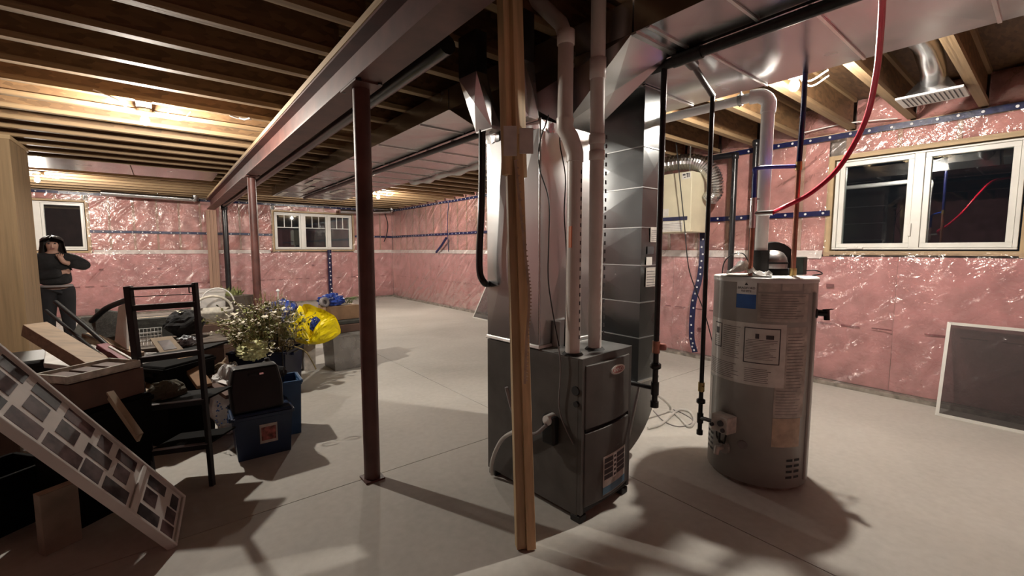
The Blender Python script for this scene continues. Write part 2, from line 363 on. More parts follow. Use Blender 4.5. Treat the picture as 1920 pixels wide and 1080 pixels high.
    # blue tape runs with staples
    for z, gaps in ((1.838, tape_gap), (2.625, [])):
        ts = [t0]+[x for g in gaps for x in g]+[t1]
        for a, b in zip(ts[::2], ts[1::2]):
            tp = MB().grid(lambda u, v: mp(a+(b-a)*u, .034+.006*fn((u*(b-a)*6, seed, z)), z-.028+.056*v+.006*fn((u*(b-a)*2, 3, seed))), max(4, int((b-a)/.1)), 1, smooth=False)
            tp2 = obj('tape_strip', tp, 'tape', w, fix=False)
            dm = MB(); t = a+.06
            while t < b-.05:
                dm.lathe([(.013, 0), (.011, .004)], mp(t, .040, z+.006*fn((t*2, 3, seed))), 8, axis=Vector(mp(0, 1, 0))-Vector(mp(0, 0, 0))); t += rnd.uniform(.13, .2)
            s = obj('staple_patch', dm, 'dot', tp2); s['kind'] = 'stuff'
    return w
wall_right = insulated_wall('wall_right', mpR, Y0, Y1, WR, 'long pink insulated wall under clear plastic, with the two-pane window', 3.3, [(.15, 1.565)])
wall_back = insulated_wall('wall_back', mpB, X0, X1, WB, 'far pink insulated wall under clear plastic, with the three-pane window', 8.1, [(-2.3, -1.17), (2.29, 4.44)])
struct('wall_left', box(X0-.2, X0, Y0, Y1, 0, SUB), 'pink', 'pink insulated wall out of sight on the left', 'wall')
struct('wall_front', box(X0-.2, X1+.2, Y0-.2, Y0, 0, SUB), 'pink', 'pink insulated wall behind the viewpoint', 'wall')

# rim insulation between joist ends on the right wall
for k in range(-3, 26):
    y = .5+.46*k
    sd = k*1.7
    m = MB().grid(lambda u, v: (X1+.02-.10*math.sin(math.pi*u)*math.sin(math.pi*v)**.5-.02*fn((u*5, v*5, sd)), y+.02+.42*u, JB+.0+.29*v), 8, 8)
    b = obj('rim_insulation', m, 'pinku', wall_right)
    m = MB().grid(lambda u, v: (X1+.005-.11*math.sin(math.pi*u)*math.sin(math.pi*v)**.5-.035*fn((u*6+v*3, v*4, sd+9)), y+.02+.42*u, JB+.0+.29*v), 14, 12)
    obj('poly_bag', m, 'poly', wall_right)

ceil = struct('ceiling', box(X0-.2, X1+.3, Y0-.2, Y1+.3, SUB, SUB+.03), 'sub', 'open joist ceiling with wooden subfloor above', 'ceiling')
def joist_set(xa, xb, ys):
    first = None
    for y in ys:
        if first is None:
            j = obj('joist', box(xa, xb, y-.006, y+.006, JB+.036, SUB-.036), 'web', ceil)
            f = obj('flange', box(xa, xb, y-.031, y+.031, JB, JB+.037), 'flange', j)
            g = obj('flange', box(xa, xb, y-.031, y+.031, SUB-.037, SUB-.001), 'flange', j)
            first = (j, f, g, y)
        else:
            j = first[0].copy(); COL.objects.link(j); j.location.y = y-first[3]
            for q in first[1:3]:
                c = q.copy(); COL.objects.link(c); c.parent = j
joist_set(X0, .955, [2.5+.465*k for k in range(-10, 23)])
joist_set(.965, X1-.04, [.5+.46*k for k in range(-6, 27)])

# steel beam with wooden top plate, and its two posts
BX = .97; HB = .08
bm_ = MB().box(BX-HB, BX+HB, Y0, Y1-.25, 2.40, 2.413).box(BX-HB, BX+HB, Y0, Y1-.25, 2.615, 2.628).box(BX-.004, BX+.004, Y0, Y1-.25, 2.413, 2.615)
beam = tag(obj('steel_beam', bm_, 'oxide'), 'long red-brown steel beam crossing under the joists', 'beam')
obj('wood_plate', box(BX-HB-.006, BX+HB+.006, Y0, Y1-.25, 2.629, 2.669), 'study', beam)
bl = MB()
for y in (2.5, 2.76, 6.5, 6.8):
    for x in (BX-.06, BX+.06): bl.lathe([(.013, 0), (.013, .012)], (x, y, 2.388), 6, smooth=False)
obj('bolts', bl, 'black', beam)
def post(y, label):
    t = thing('steel_post', label, 'post', (BX, y, 0), 'steel posts under the beam')
    obj('shaft', MB().tube([(BX, y, .012), (BX, y, 2.388)], .049, 20), 'oxide', t)
    obj('base_plate', box(BX-.06, BX+.06, y-.06, y+.06, .0, .012), 'oxide', t)
    obj('cap_plate', box(BX-.078, BX+.078, y-.13, y+.13, 2.389, 2.40), 'oxide', t)
post(2.64, 'near red-brown round steel post standing alone on the bare concrete')
post(6.68, 'farther red-brown round steel post rising behind the dried flowers')
# stud pack carrying the far beam end
t = thing('stud_pack', 'narrow pack of upright boards under the far beam end', 'stud', (BX, Y1-.09, 0))
for k in range(3): obj('stud', box(BX-.10+.07*k, BX-.10+.07*k+.066, Y1-.20, Y1-.11, 0, 2.39), 'wstud', t)

# framed partition corner on the left
pt = struct('wall_partition', box(-2.7, -1.235, 7.13, 7.92, 0, JB-.045), 'card2', 'bare wooden partition corner at the left edge of the picture', 'wall')
for k in range(4): obj('board', box(-1.21-.36*(k+1)+.004, -1.21-.36*k, 7.1, 7.13, 0, JB-.045), 'pboard', pt)
for k in range(2): obj('board', box(-1.235, -1.21, 7.131+.4*k, 7.527+.4*k, 0, JB-.045), 'pboard', pt)
obj('top_plate', box(-2.7, -1.20, 7.09, 7.93, JB-.044, JB-.002), 'studx', pt)

# ------------------------------------------------------------------ windows
def glass():
    m, nt, b = newmat('window_glass'); nt.nodes.remove(b); out = nt.nodes['Material Output']
    gl = N(nt, 'ShaderNodeBsdfGlossy', Roughness=.015); tr = N(nt, 'ShaderNodeBsdfTransparent'); tr.inputs[0].default_value = (.85, .9, .9, 1)
    fr = N(nt, 'ShaderNodeFresnel', IOR=1.7); mr = N(nt, 'ShaderNodeMapRange'); mr.inputs['To Min'].default_value = .03; mr.inputs['To Max'].default_value = 1.0
    nt.links.new(fr.outputs[0], mr.inputs['Value'])
    mx = N(nt, 'ShaderNodeMixShader'); nt.links.new(mr.outputs[0], mx.inputs[0]); nt.links.new(tr.outputs[0], mx.inputs[1]); nt.links.new(gl.outputs[0], mx.inputs[2]); nt.links.new(mx.outputs[0], out.inputs['Surface']); return m
M['glass'] = glass()
def window(name, mp, t0, t1, z0, z1, panes, label, d0=-.10, d1=.0, muntin=False, hw=None):
    L = Vector(mp((t0+t1)/2, d1, z0)); w = thing(name, label, 'window', L); w['kind'] = 'structure'
    pz0, pz1 = panes[0][2], panes[0][3]
    m = MB(); ts = [t0]+[x for p in panes for x in p[:2]]+[t1]
    m.add(*sbox(mp, t0, t1, d0, d1, z0, pz0-.045)); m.add(*sbox(mp, t0, t1, d0, d1, pz1+.045, z1))
    for a, b in zip(ts[::2], ts[1::2]):
        a2 = a+(.045 if a != t0 else 0); b2 = b-(.045 if b != t1 else 0)
        if b2-a2 > .004: m.add(*sbox(mp, a2, b2, d0, d1, pz0-.045, pz1+.045))
    obj('frame', m, 'vinyl', w, bevel=.004)
    for p in panes:
        a, b, c, d = p; s = MB(); e = .043
        for q in ((a-e, b+e, c-e, c), (a-e, b+e, d, d+e), (a-e, a, c, d), (b, b+e, c, d)): s.add(*sbox(mp, q[0], q[1], d0+.01, d1-.014, q[2], q[3]))
        sash = obj('sash', s, 'vinyl', w, bevel=.003)
        obj('pane', SB(mp, a, b, d1-.05, d1-.046, c, d), 'glass', sash)
        if muntin:
            for k in (1, 2): obj('muntin', SB(mp, a+(b-a)*k/3-.008, a+(b-a)*k/3+.008, d1-.045, d1-.03, c+.62*(d-c), d), 'vinyl', sash)
            obj('muntin', SB(mp, a, b, d1-.045, d1-.03, c+.62*(d-c)-.008, c+.62*(d-c)+.008), 'vinyl', sash)
    if hw: hw(w)
    return w
def hw1(w):
    obj('crank_handle', MB().add(*sbox(mpR, 1.27, 1.40, 0, .022, 1.456, 1.476)).add(*sbox(mpR, 1.31, 1.345, .0, .03, 1.466, 1.482)), 'vinyl', w, bevel=.004)
    obj('lock_lever', MB().add(*sbox(mpR, .912, .934, 0, .02, 1.58, 1.70)), 'vinyl', w, bevel=.004)
window('window_1', mpR, .234, 1.541, 1.45, 2.37, [(.308, .806, 1.513, 2.308), (.969, 1.463, 1.513, 2.308)], 'white two-pane window with dark glass right of the water heater', hw=hw1)
window('window_2', mpB, 2.352, 4.365, 1.456, 2.432, [(2.42, 2.95, 1.52, 2.36), (3.12, 3.64, 1.52, 2.36), (3.78, 4.29, 1.52, 2.36)], 'white three-pane window with small top grilles on the far wall', muntin=True)
window('window_3', mpB, -2.15, -1.234, 1.437, 2.43, [(-1.83, -1.296, 1.513, 2.366)], 'white one-pane window behind the person on the left')

# ------------------------------------------------------------------ furnace
FA = R(4.5); FO = Vector((1.648, 1.487, 0))
def FL(u, v, z): return Vector((FO.x+u*math.cos(FA)-v*math.sin(FA), FO.y+u*math.sin(FA)+v*math.cos(FA), z))
fx = lambda p: FL(p.x, p.y, p.z)
fc = thing('furnace', 'dark grey forced-air furnace standing on small feet', 'furnace', FL(.23, .38, 0))
FZ = .893; FWD = .462; FD = .757
obj('cabinet', MB().box(0, FWD, .024, FD, .038, FZ-.006).xf(fx), 'furn', fc, bevel=.004)
obj('top_panel', MB().box(-.003, FWD+.003, .0, .30, FZ-.006, FZ).xf(fx), 'furn2', fc, bevel=.002)
obj('front_frame', MB().box(0, .022, 0, .024, .05, FZ-.006).box(FWD-.022, FWD, 0, .024, .05, FZ-.006).box(.022, FWD-.022, 0, .024, FZ-.04, FZ-.006).xf(fx), 'furn', fc)
for i in (.03, FWD-.03):
    for j in (.04, FD-.04): obj('foot', MB().box(i-.03, i+.03, j-.035, j+.03, 0, .038).xf(fx), 'rubber', fc, bevel=.006)
def door(z0, z1, lip):
    n = 10; pl = [(.026+(FWD-.052)*k/n, -.004-.020*math.sin(math.pi*k/n)) for k in range(n+1)]+[(FWD-.026, .022), (.026, .022)]
    m = MB().prism(pl, 'z', z0, z1); 
    return obj('door', m.xf(fx), 'furn', fc, bevel=.005)
d1 = door(.512, .852, 1); d2 = door(.085, .490, 0)
obj('kick_panel', MB().box(.03, FWD-.03, .008, .022, .045, .082).xf(fx), 'rubber', fc)
obj('finger_slot', MB().box(.04, FWD-.04, .004, .02, .49, .512).xf(fx), 'rubber', fc)
# badge
bd = MB().lathe([(1, 0), (.96, .004)], (0, 0, 0), 28); bd.xf(lambda p: FL(.285+p.x*.068, -.0235-p.z, .792+p.y*.027))
badge = obj('badge', bd, 'label', d1)
bi = MB().lathe([(1, 0), (.98, .0015)], (0, 0, 0), 28); bi.xf(lambda p: FL(.285+p.x*.058, -.0275-p.z, .792+p.y*.0185)); obj('badge_field', bi, pm('badge_red', (.30, .10, .09), .4), badge)
tm = Matrix.Translation(FL(.285, -.0292, .792)) @ Matrix.Rotation(FA, 4, 'Z') @ Matrix.Rotation(math.pi/2, 4, 'X')
text_mesh('badge_letters', 'LENNOX', .030, 'label', tm, badge)
# rating label on lower door
def dl(u0, u1, z0, z1, e, mat, name='label'):
    def f(a, b):
        u = u0+(u1-u0)*a; k = (u-.026)/(FWD-.052); return FL(u, -.0048-.020*math.sin(math.pi*k)-e, z0+(z1-z0)*b)
    return obj(name, MB().grid(f, 8, 1), mat, d2)
dl(.165, .395, .105, .325, .001, 'label2', 'rating_label'); 
for c in range(2):
    for r_ in range(4): dl(.175+.118*c, .255+.13*c, .19+.032*r_, .216+.032*r_, .0016, 'ink', 'label_cell')
dl(.165, .395, .108, .15, .0016, pm('band_blue', (.08, .17, .25), .5), 'label_band'); dl(.258, .29, .18, .32, .002, 'white', 'label_strip')
for k in range(5): dl(.263, .285, .19+.026*k, .204+.026*k, .0024, 'ink', 'strip_print')
dl(.29, .315, .352, .36, .002, 'furn2', 'door_emblem')
# side fittings (on the -u face)
def sv(x, y): p = plane(x, y, 0, 1.615); return p
def side_disc(px_, py_, r, h, mat, name):
    p = sv(px_, py_); v = p.y-FO.y
    return obj(name, MB().lathe([(r, 0), (r*.92, h)], FL(-.0, v, p.z), 14, axis=(-math.cos(FA), -math.sin(FA), 0)), mat, fc)
side_disc(1072, 735, .026, .006, 'rubber', 'grommet'); side_disc(1074, 760, .017, .012, 'rubber', 'grommet')
p = sv(1030, 790); vv = p.y-FO.y
obj('knockout_box', MB().box(-.045, 0, vv-.055, vv+.035, p.z-.12, p.z+.04).xf(fx), 'blackp', fc, bevel=.01)
side_disc(1033, 785, .03, .058, 'white', 'cable_plug')
# flexible power cable: from plug, loop left and up to the wooden stud
def spath(pts, off): return smooth_path([FL(-off[i] if isinstance(off, (list, tuple)) else -off, sv(*q).y-FO.y, sv(*q).z) for i, q in enumerate(pts)], 6)
cab = tag(obj('power_cable', MB().tube(spath([(1036, 792), (1020, 806), (1000, 795), (990, 765), (987, 715)], [.07, .09, .10, .12, .16]), .010, 8), 'greyhem'), 'grey armoured power cable looping onto the furnace side', 'cable')
tag(obj('control_wire', MB().tube(spath([(1045, 640), (1050, 690), (1046, 760), (1055, 800), (1070, 836)], [.02, .02, .015, .012, .008]), .0035, 6), 'greyhem'), 'thin pale control wire hanging down the furnace side', 'cable')
tag(obj('drain_hose', MB().tube(spath([(932, 885), (934, 865), (945, 835), (962, 812), (1000, 795)], [.02, .035, .045, .05, .045]), .0125, 8), 'hose'), 'short clear drain hose bending at the furnace back corner', 'hose')

# ------------------------------------------------------------------ ducts
def panel(m, q, n=None, push=.007):   # quad with a cross-broken centre
    q = [Vector(p) for p in q]; c = sum(q, Vector())/4; nn = (q[1]-q[0]).cross(q[3]-q[0]).normalized() if n is None else Vector(n)
    m.add(q+[c+nn*push], [(0, 1, 4), (1, 2, 4), (2, 3, 4), (3, 0, 4)])
def ducthex(b, t, push=.006):
    m = MB(); b = [Vector(p) for p in b]; t = [Vector(p) for p in t]; c = sum(b+t, Vector())/8
    for q in ([b[3], b[2], b[1], b[0]], t, *[[b[i], b[(i+1) % 4], t[(i+1) % 4], t[i]] for i in range(4)]):
        cc = sum(q, Vector())/4; n = (q[1]-q[0]).cross(q[3]-q[0]).normalized()
        if n.dot(cc-c) < 0: n = -n
        panel(m, q, n, push)
    return m
PV0, PV1, PU1, PZ = .305, .752, .452, 2.15
pl = thing('supply_plenum', 'tall silver sheet-metal plenum rising from the furnace top', 'duct', FL(.22, .53, FZ))
P4 = lambda z, e=0: [FL(-e, PV0-e, z), FL(PU1+e, PV0-e, z), FL(PU1+e, PV1+e, z), FL(-e, PV1+e, z)]
obj('duct_body', ducthex(P4(FZ+.002), P4(PZ-.001), .014), 'galvb', pl)
obj('base_flange', MB().hexa(P4(FZ+.001, .012), P4(FZ+.022, .006)), 'gal_tape', pl, bevel=.004)
obj('corner_seam', MB().tube([FL(-.004, PV0-.004, FZ+.03), FL(-.004, PV0-.004, PZ)], .007, 8), 'galv', pl)
for v0, v1, zc in ((PV1-.12, PV1+.004, PZ-.03), (PV0-.004, PV0+.15, PZ-.02)):
    m = MB(); sd = v0; m.grid(lambda a, b: FL(-.006-.006*fn((a*6, b*4, sd)), v0+(v1-v0)*a, zc-.03+.05*b+.012*fn((a*5, 2, sd))), 8, 3); obj('foil_tape', m, 'foil', pl)
obj('foil_tape', MB().grid(lambda a, b: FL(-.004+.11*a, PV0-.006-.006*fn((a*6, b*4, 5)), PZ-.06+.05*b+.012*fn((a*5, 2, 5))), 8, 3), 'foil', pl)
# tee transition to the two trunk halves
TZ = 2.50; TT = 2.66
tr = thing('plenum_transition', 'slanting silver duct transition between plenum and ceiling trunk', 'duct', FL(.22, .5, PZ))
top4 = [(1.85, 1.38, TZ), (2.20, 1.38, TZ), (2.20, 2.95, TZ), (1.75, 2.95, TZ)]
obj('transition_body', ducthex([FL(.20, PV0, PZ+.001), FL(PU1, PV0, PZ+.001), FL(PU1, PV1, PZ+.001), FL(.0, PV1, PZ+.001)], top4, .012), 'galv', tr)
obj('transition_top', MB().hexa([Vector(p)+Vector((0, 0, .001)) for p in top4], [Vector((p[0], p[1], TT)) for p in top4]), 'galv', tr)
m = MB().bar((1.85, 1.37, TZ-.003), (2.20, 1.37, TZ-.003), .03, .012).bar((1.85, 1.29, TZ-.002), (2.20, 1.29, TZ-.002), .02, .008)
obj('drive_cleat', m, 'gal_tape', tr)
def trunk(name, label, x0, x1, y0, y1, step, off=0):
    t = thing(name, label, 'duct', ((x0+x1)/2, (y0+y1)/2, TZ), 'ceiling trunk ducts')
    y = y1; k = 0
    while y > y0+.05:
        a = max(y0, y-step)
        obj('duct_section', ducthex([(x0, a, TZ), (x1, a, TZ), (x1, y, TZ), (x0, y, TZ)], [(x0, a, TT), (x1, a, TT), (x1, y, TT), (x0, y, TT)], .005 if k % 2 else -.004), 'galv', t)
        if a > y0: obj('drive_cleat', MB().box(x0+.01, x1-.01, a-.007, a+.007, TZ-.010, TZ-.001), 'gal_tape', t)
        y = a; k += 1
    return t
trunk('supply_duct', 'silver ceiling trunk duct on the near side, left of the black gas line', 1.85, 2.20, -1.9, 1.37, .43)
tf = trunk('supply_duct', 'silver ceiling trunk duct running far back beyond the plenum', 1.75, 2.20, 2.96, 9.75, .9)
rt_ = trunk('return_duct', 'wide silver ceiling return trunk to the right of the black gas line', 2.23, 3.09, -1.9, 9.75, .5)
for x, y in ((1.78, 8.9), (2.0, 8.0), (2.5, 8.0), (1.85, 7.1)):
    obj('mastic_strip', MB().grid(lambda u, v: (x+.09*u+.02*fn((v*5, x, y)), y-.12+.75*v, TZ-.0095-.001*u), 2, 10), 'dust', tf if x < 2.1 else rt_)
m = MB()
for k, (ya, yb) in enumerate(((3.6, 4.6), (4.5, 5.6), (5.5, 6.4))):
    m.tube(smooth_path([(3.11, ya, TZ-.0), (3.12+.02*k, (ya+yb)/2, TZ-.012), (3.11, yb, TZ+.01)], 6), [.05+.012*math.sin(i*1.3) for i in range(13)], 10)
obj('wrapped_edge', m, 'galv2', rt_)
m = MB()
for ya, yb in ((-.9, .0), (.05, .52), (.55, 1.0)):
    m.add([(3.09, ya, TZ), (3.09, yb, TZ), (3.26, yb, TZ+.07), (3.26, ya, TZ+.07), (3.09, ya, TT), (3.09, yb, TT), (3.26, yb, TT), (3.26, ya, TT)], [(0, 1, 2, 3), (2, 6, 7, 3), (1, 5, 6, 2), (0, 3, 7, 4), (4, 7, 6, 5)])
obj('takeoff_collar', m, 'galv2', rt_)
# slanted boots and dark wall stacks from the plenum shoulder
def boot(v0, v1, label, z1, dx, dv):
    t = thing('stack_boot', label, 'duct', FL(-.05, v0, PZ-.02), 'slanted boots on the plenum shoulder')
    b = [FL(-.09, v0, PZ-.005), FL(-.012, v0, PZ-.005), FL(-.012, v1, PZ-.005), FL(-.09, v1, PZ-.005)]
    q = [FL(-.075-dx, v0+dv, z1), FL(.0-dx, v0+dv, z1), FL(.0-dx, v1+dv+.02, z1), FL(-.075-dx, v1+dv+.02, z1)]
    obj('boot_body', ducthex(b, q, .01), 'galv', t)
    obj('crimp', MB().hexa([p+Vector((0, 0, -.006)) for p in b], [p+Vector((0, 0, .014)) for p in b]), 'foil', t)
    s = MB().hexa([p+Vector((0, 0, .002)) for p in q], [Vector((p.x, p.y, JB-.002)) for p in q]); obj('wall_stack', s, pm('stack_dark', (.10, .09, .085), .35, .9), t)
boot(.60, .745, 'slanted silver duct boot at the back shoulder of the plenum', 2.44, .10, .03)
boot(.305, .46, 'slanted silver duct boot beside the wooden prop boards', 2.42, .05, -.0)
# return drop
rd = thing('return_drop_duct', 'dark silver vertical return duct with rounded boot into the furnace', 'duct', (2.5, 2.0, 0))
RX0, RX1, RY0, RY1 = 2.47, 2.705, 1.73, 2.26
zs = [.56, .86, 1.10, 1.35, 1.60, 1.86, 2.12, TZ-.002]
for a, b in zip(zs[:-1], zs[1:]):
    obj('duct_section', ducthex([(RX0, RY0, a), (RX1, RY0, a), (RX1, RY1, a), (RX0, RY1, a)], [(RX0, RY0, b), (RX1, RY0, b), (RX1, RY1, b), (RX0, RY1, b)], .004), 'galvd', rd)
    obj('seam', MB().box(RX0-.005, RX1+.005, RY0-.005, RY1+.005, b-.007, b-.001), 'galv2', rd)
prof = [(2.122, .03)]+[(2.122+.583*math.sin(R(a)), .56-.53*math.cos(R(a))) for a in range(8, 91, 8)]+[(RX1, .558), (RX0, .558), (2.122, .46)]
obj('elbow_boot', MB().prism(prof, 'y', RY0+.0, RY1-.06), 'galv', rd)
obj('elbow_seam', MB().box(RX0-.006, RX1+.004, RY0-.008, RY0, .548, .562).bar((2.35, RY0-.004, .09), (2.50, RY0-.004, .555), .012, .006, (0, 1, 0)), 'gal_tape', rd)
def dlab(x0, x1, z0, z1, mat, name='duct_label'): return obj(name, MB().box(x0, x1, RY0-.008, RY0-.0062, z0, z1), mat, rd)
a = dlab(2.56, 2.66, 1.50, 1.60, 'label2'); dlab(2.52, 2.585, 1.345, 1.40, 'label'); b = dlab(2.52, 2.64, 1.20, 1.33, 'label2'); dlab(2.53, 2.6, 1.42, 1.47, 'ink', 'dark_patch')
for q, (u0, u1, w0, w1) in ((a, (2.57, 2.65, 1.51, 1.59)), (b, (2.53, 2.63, 1.21, 1.32))):
    m = MB()
    for k in range(6): m.box(u0, u1-.01*(k % 3), RY0-.0088, RY0-.0082, w0+(w1-w0)*k/6, w0+(w1-w0)*k/6+.005)
    obj('print_lines', m, 'greyhem', q)

# ------------------------------------------------------------------ plastic vent pipes over the furnace
def coupling(t, c, r, h, mat='pvc', axis=(0, 0, 1)):
    obj('coupling', MB().lathe([(r*.98, -h/2), (r*1.13, -h/2+.002), (r*1.13, h/2-.002), (r*.98, h/2)], c, 18, axis=axis), mat, t)
p1 = thing('intake_pipe', 'straight white plastic intake pipe from furnace top to ceiling', 'pipe', G(1118, 2.41, FZ), 'white plastic furnace pipes')
q = G(1118, 2.41); r1 = .037; qt = at(1122, 40, 2.17); qd = (qt-(q+Vector((0, 0, FZ)))); IP = lambda z: q+Vector((0, 0, FZ))+qd*((z-FZ)/qd.z)
obj('pipe', MB().tube([IP(FZ+.002), IP(2.9)], r1, 18), 'pvc', p1)
for z in (1.94, 2.02, 2.36): coupling(p1, IP(z), r1, .05 if z < 2.1 else .10, axis=qd)
obj('seal', MB().lathe([(.056, 0), (.045, .012)], q+Vector((0, 0, FZ)), 18), 'rubber', p1)
m = MB()
for k in range(24): c = IP(.99+.045*k)+RT*.03; m.box(c.x-.004, c.x+.004, c.y-.026, c.y-.0215, .98+.045*k, 1.0+.045*k)
o = obj('printed_lettering', m, 'ink', p1); o['kind'] = 'stuff'
p2 = thing('exhaust_pipe', 'white plastic exhaust pipe with offset elbow beside the plenum', 'pipe', (1.675, 1.59, FZ), 'white plastic furnace pipes')
q = Vector((1.675, 1.59, 0)); r2 = .039; u1 = G(1057, 2.27, 2.06); u2 = G(1057, 2.27, 2.50)
q = G(1076, 2.29)
obj('pipe', MB().tube([q+Vector((0, 0, FZ+.002)), q+Vector((0, 0, 1.92))], r2, 18), 'pvc', p2)
obj('pipe', MB().tube([u1, u2, at(1052, 45, 2.30), at(1000, -5, 2.36), at(960, -45, 2.40)], r2, 18), 'pvc', p2)
obj('elbow', MB().tube([q+Vector((0, 0, 1.90)), q+Vector((0, 0, 1.94)), (q+Vector((0, 0, 1.94))+u1)/2+Vector((0, 0, .02)), u1, u1+Vector((0, 0, .05))], r2*1.15, 18), 'pvc', p2)
coupling(p2, u2, r2, .07)
obj('seal', MB().lathe([(.058, 0), (.046, .012)], q+Vector((0, 0, FZ)), 18), 'rubber', p2)
s = MB().box(q.x-.0405, q.x-.034, q.y-.018, q.y+.0, 1.46, 1.57); obj('sticker', s, 'orange', p2)
m = MB()
for k in range(20): m.box(q.x+.004, q.x+.012, q.y-r2-.0002, q.y-r2+.004, .98+.045*k, 1.0+.045*k)
o = obj('printed_lettering', m, 'ink', p2); o['kind'] = 'stuff'
# bracket lying on the furnace top, thin black wires down the plenum
br = MB().box(.10, .115, .24, .30, FZ+.001, FZ+.15).box(.10, .31, .285, .30, FZ+.001, FZ+.15).xf(fx); tag(obj('sheet_bracket', br, 'galv2'), 'small bent sheet-metal bracket on the furnace top behind the pipes', 'bracket')
def wire(name, pts, r, mat, label, cat='cable', n=6): return tag(obj(name, MB().tube(smooth_path(pts, 6), r, n), mat), label, cat)
pu = lambda x, y: (lambda p: FL(-.022, p.y-FO.y, p.z))(plane(x, y, 0, 1.60))
wire('thermostat_wire', [pu(1026, 215), pu(1010, 270), pu(1010, 315), pu(1026, 375), pu(1026, 450), pu(1025, 520), pu(1032, 580), pu(1044, 650)], .0035, 'blackp', 'thin black wire hanging down the left face of the plenum')
pv = lambda x, y: plane(x, y, 1, 1.76)
wire('thermostat_wire', [pv(1052, 235), pv(1050, 270), pv(1060, 330), pv(1058, 400), pv(1062, 470), pv(1064, 540), pv(1060, 600), pv(1058, 650)], .0035, 'blackp', 'thin black wire hanging down the front face of the plenum')

# ------------------------------------------------------------------ wooden prop boards
pr = thing('prop_board', 'tan wooden prop of two spliced boards leaning beside the furnace', 'board', at(985, 1000, 2.12))
A, Bm, Tp = at(984, 985, 2.14), at(963, 300, 2.17), at(953, -20, 2.14)
dn = (A-Bm).normalized(); A = A+dn*((A.z-.003)/-dn.z) if abs(A.z) > .004 else A
upv = Vector((-.45, -.9, 0))
sr = RT*.024
obj('lower_board', MB().bar(A-sr, Bm+(Bm-A).normalized()*.12-sr*.6, .046, .05, upv), 'stud', pr, bevel=.003)
obj('lower_board', MB().bar(A+sr-FW*.004, Bm+(Bm-A).normalized()*.12+sr*.9-FW*.004, .044, .055, upv), 'prop', pr, bevel=.003)
obj('upper_board', MB().bar(Bm+Vector((-.022, 0, -.08)), Tp+Vector((-.022, 0, 0)), .04, .085, Vector((-.8, -.2, 0))), 'prop', pr, bevel=.003)
obj('upper_board', MB().bar(Bm+Vector((.026, -.012, -.08)), Tp+Vector((.028, -.012, 0)), .040, .085, Vector((-.8, -.2, 0))), 'prop', pr, bevel=.003)
for k, (x0, x1, y0, y1) in enumerate(((944, 969, 236, 292), (974, 1000, 240, 288))):
    c = [at(x0, y1, 2.085), at(x1, y1, 2.085), at(x1, y0, 2.085), at(x0, y0, 2.085)]; b = [p+FW*.004 for p in c]
    obj('splice_plate', MB().hexa(c, b), 'label', pr)
m = MB(); e = [at(966, 300, 2.10), at(984, 470, 2.11), at(992, 560, 2.11), at(987, 640, 2.10), at(984, 720, 2.09)]; e = smooth_path(e, 12)
for i in range(len(e)-1):
    p = e[i]; m.bar(p, e[i+1], .012, .003, FW); m.bar(p+RT*.006, p+RT*.013, .006, .003, FW)
obj('toothed_strap', m, 'tan', pr)

# black flexible hose left of plenum
wire('black_hose', [plane(904, 190, 0, 1.52), plane(904, 260, 0, 1.52), plane(903, 380, 0, 1.52), plane(899, 470, 0, 1.52), plane(900, 512, 0, 1.52), plane(908, 530, 0, 1.53), Vector((1.585, 2.235, 1.235))], .021, 'absp', 'thick black flexible hose curving into the plenum side', 'hose', 12)

# ------------------------------------------------------------------ gas piping
gm = thing('gas_line', 'thick black gas line running under the ceiling trunks', 'pipe', (2.222, 1.3, 2.45))
GX, GZ = 2.222, 2.463
obj('main_run', MB().tube([(GX+.01, -1.9, GZ), (GX, 1.30, GZ), (GX+.03, 3.0, GZ), (GX+.04, 9.4, GZ)], .027, 14), 'black', gm)
obj('tee', MB().tube([(GX, 1.22, GZ), (GX, 1.38, GZ)], .034, 14).tube([(GX, 1.31, GZ), (GX+.12, 1.335, GZ)], .03, 12), 'black', gm)
gf = thing('gas_drop', 'thin black gas pipe dropping beside the furnace with tee and drip leg', 'pipe', (2.222, 1.437, .53), 'black gas drops')
g = Vector((2.222, 1.437, 0)); V = Vector
obj('pipe', MB().tube([g+V((0, 0, .54)), g+V((0, 0, GZ-.02))], .0165, 12), 'black', gf)
obj('cap', MB().lathe([(.024, 0), (.024, .035)], g+V((0, 0, .525)), 12), 'black', gf)
obj('tee', MB().tube([g+V((0, 0, .60)), g+V((0, 0, .675))], .023, 12), 'black', gf)
obj('union', MB().lathe([(.022, 0), (.032, .006), (.032, .03), (.022, .036)], g+V((0, 0, .755)), 12), 'black', gf)
obj('coupling', MB().tube([g+V((0, 0, .85)), g+V((0, 0, .92))], .022, 12), 'copper', gf)
obj('valve_lever', MB().tube([g+V((0, 0, .885)), g+V((.035, -.028, .885))], .014, 10).lathe([(.02, 0), (.024, .02), (.018, .035)], g+V((.03, -.024, .868)), 10), pm('red_lever', (.42, .16, .13), .5), gf)
obj('branch', MB().tube([g+V((0, 0, .637)), V((2.195, 1.60, .637)), V((2.10, 1.605, .637))], .013, 10), 'black', gf)
gh = thing('gas_drop', 'thin black gas pipe dropping beside the water heater with yellow valve', 'pipe', (2.75, 1.43, .2), 'black gas drops')
g = Vector((2.745, 1.428, 0))
obj('pipe', MB().tube([g+V((0, 0, .24)), g+V((0, 0, 2.40))], .014, 12), 'black', gh)
obj('arm', MB().tube([(GX+.10, 1.33, GZ), g+V((0, 0, 2.41))], .017, 10), 'black', gh)
obj('cap', MB().lathe([(.02, 0), (.02, .03)], g+V((0, 0, .22)), 12), 'black', gh)
obj('tee', MB().tube([g+V((0, 0, .30)), g+V((0, 0, .365))], .02, 12), 'black', gh)
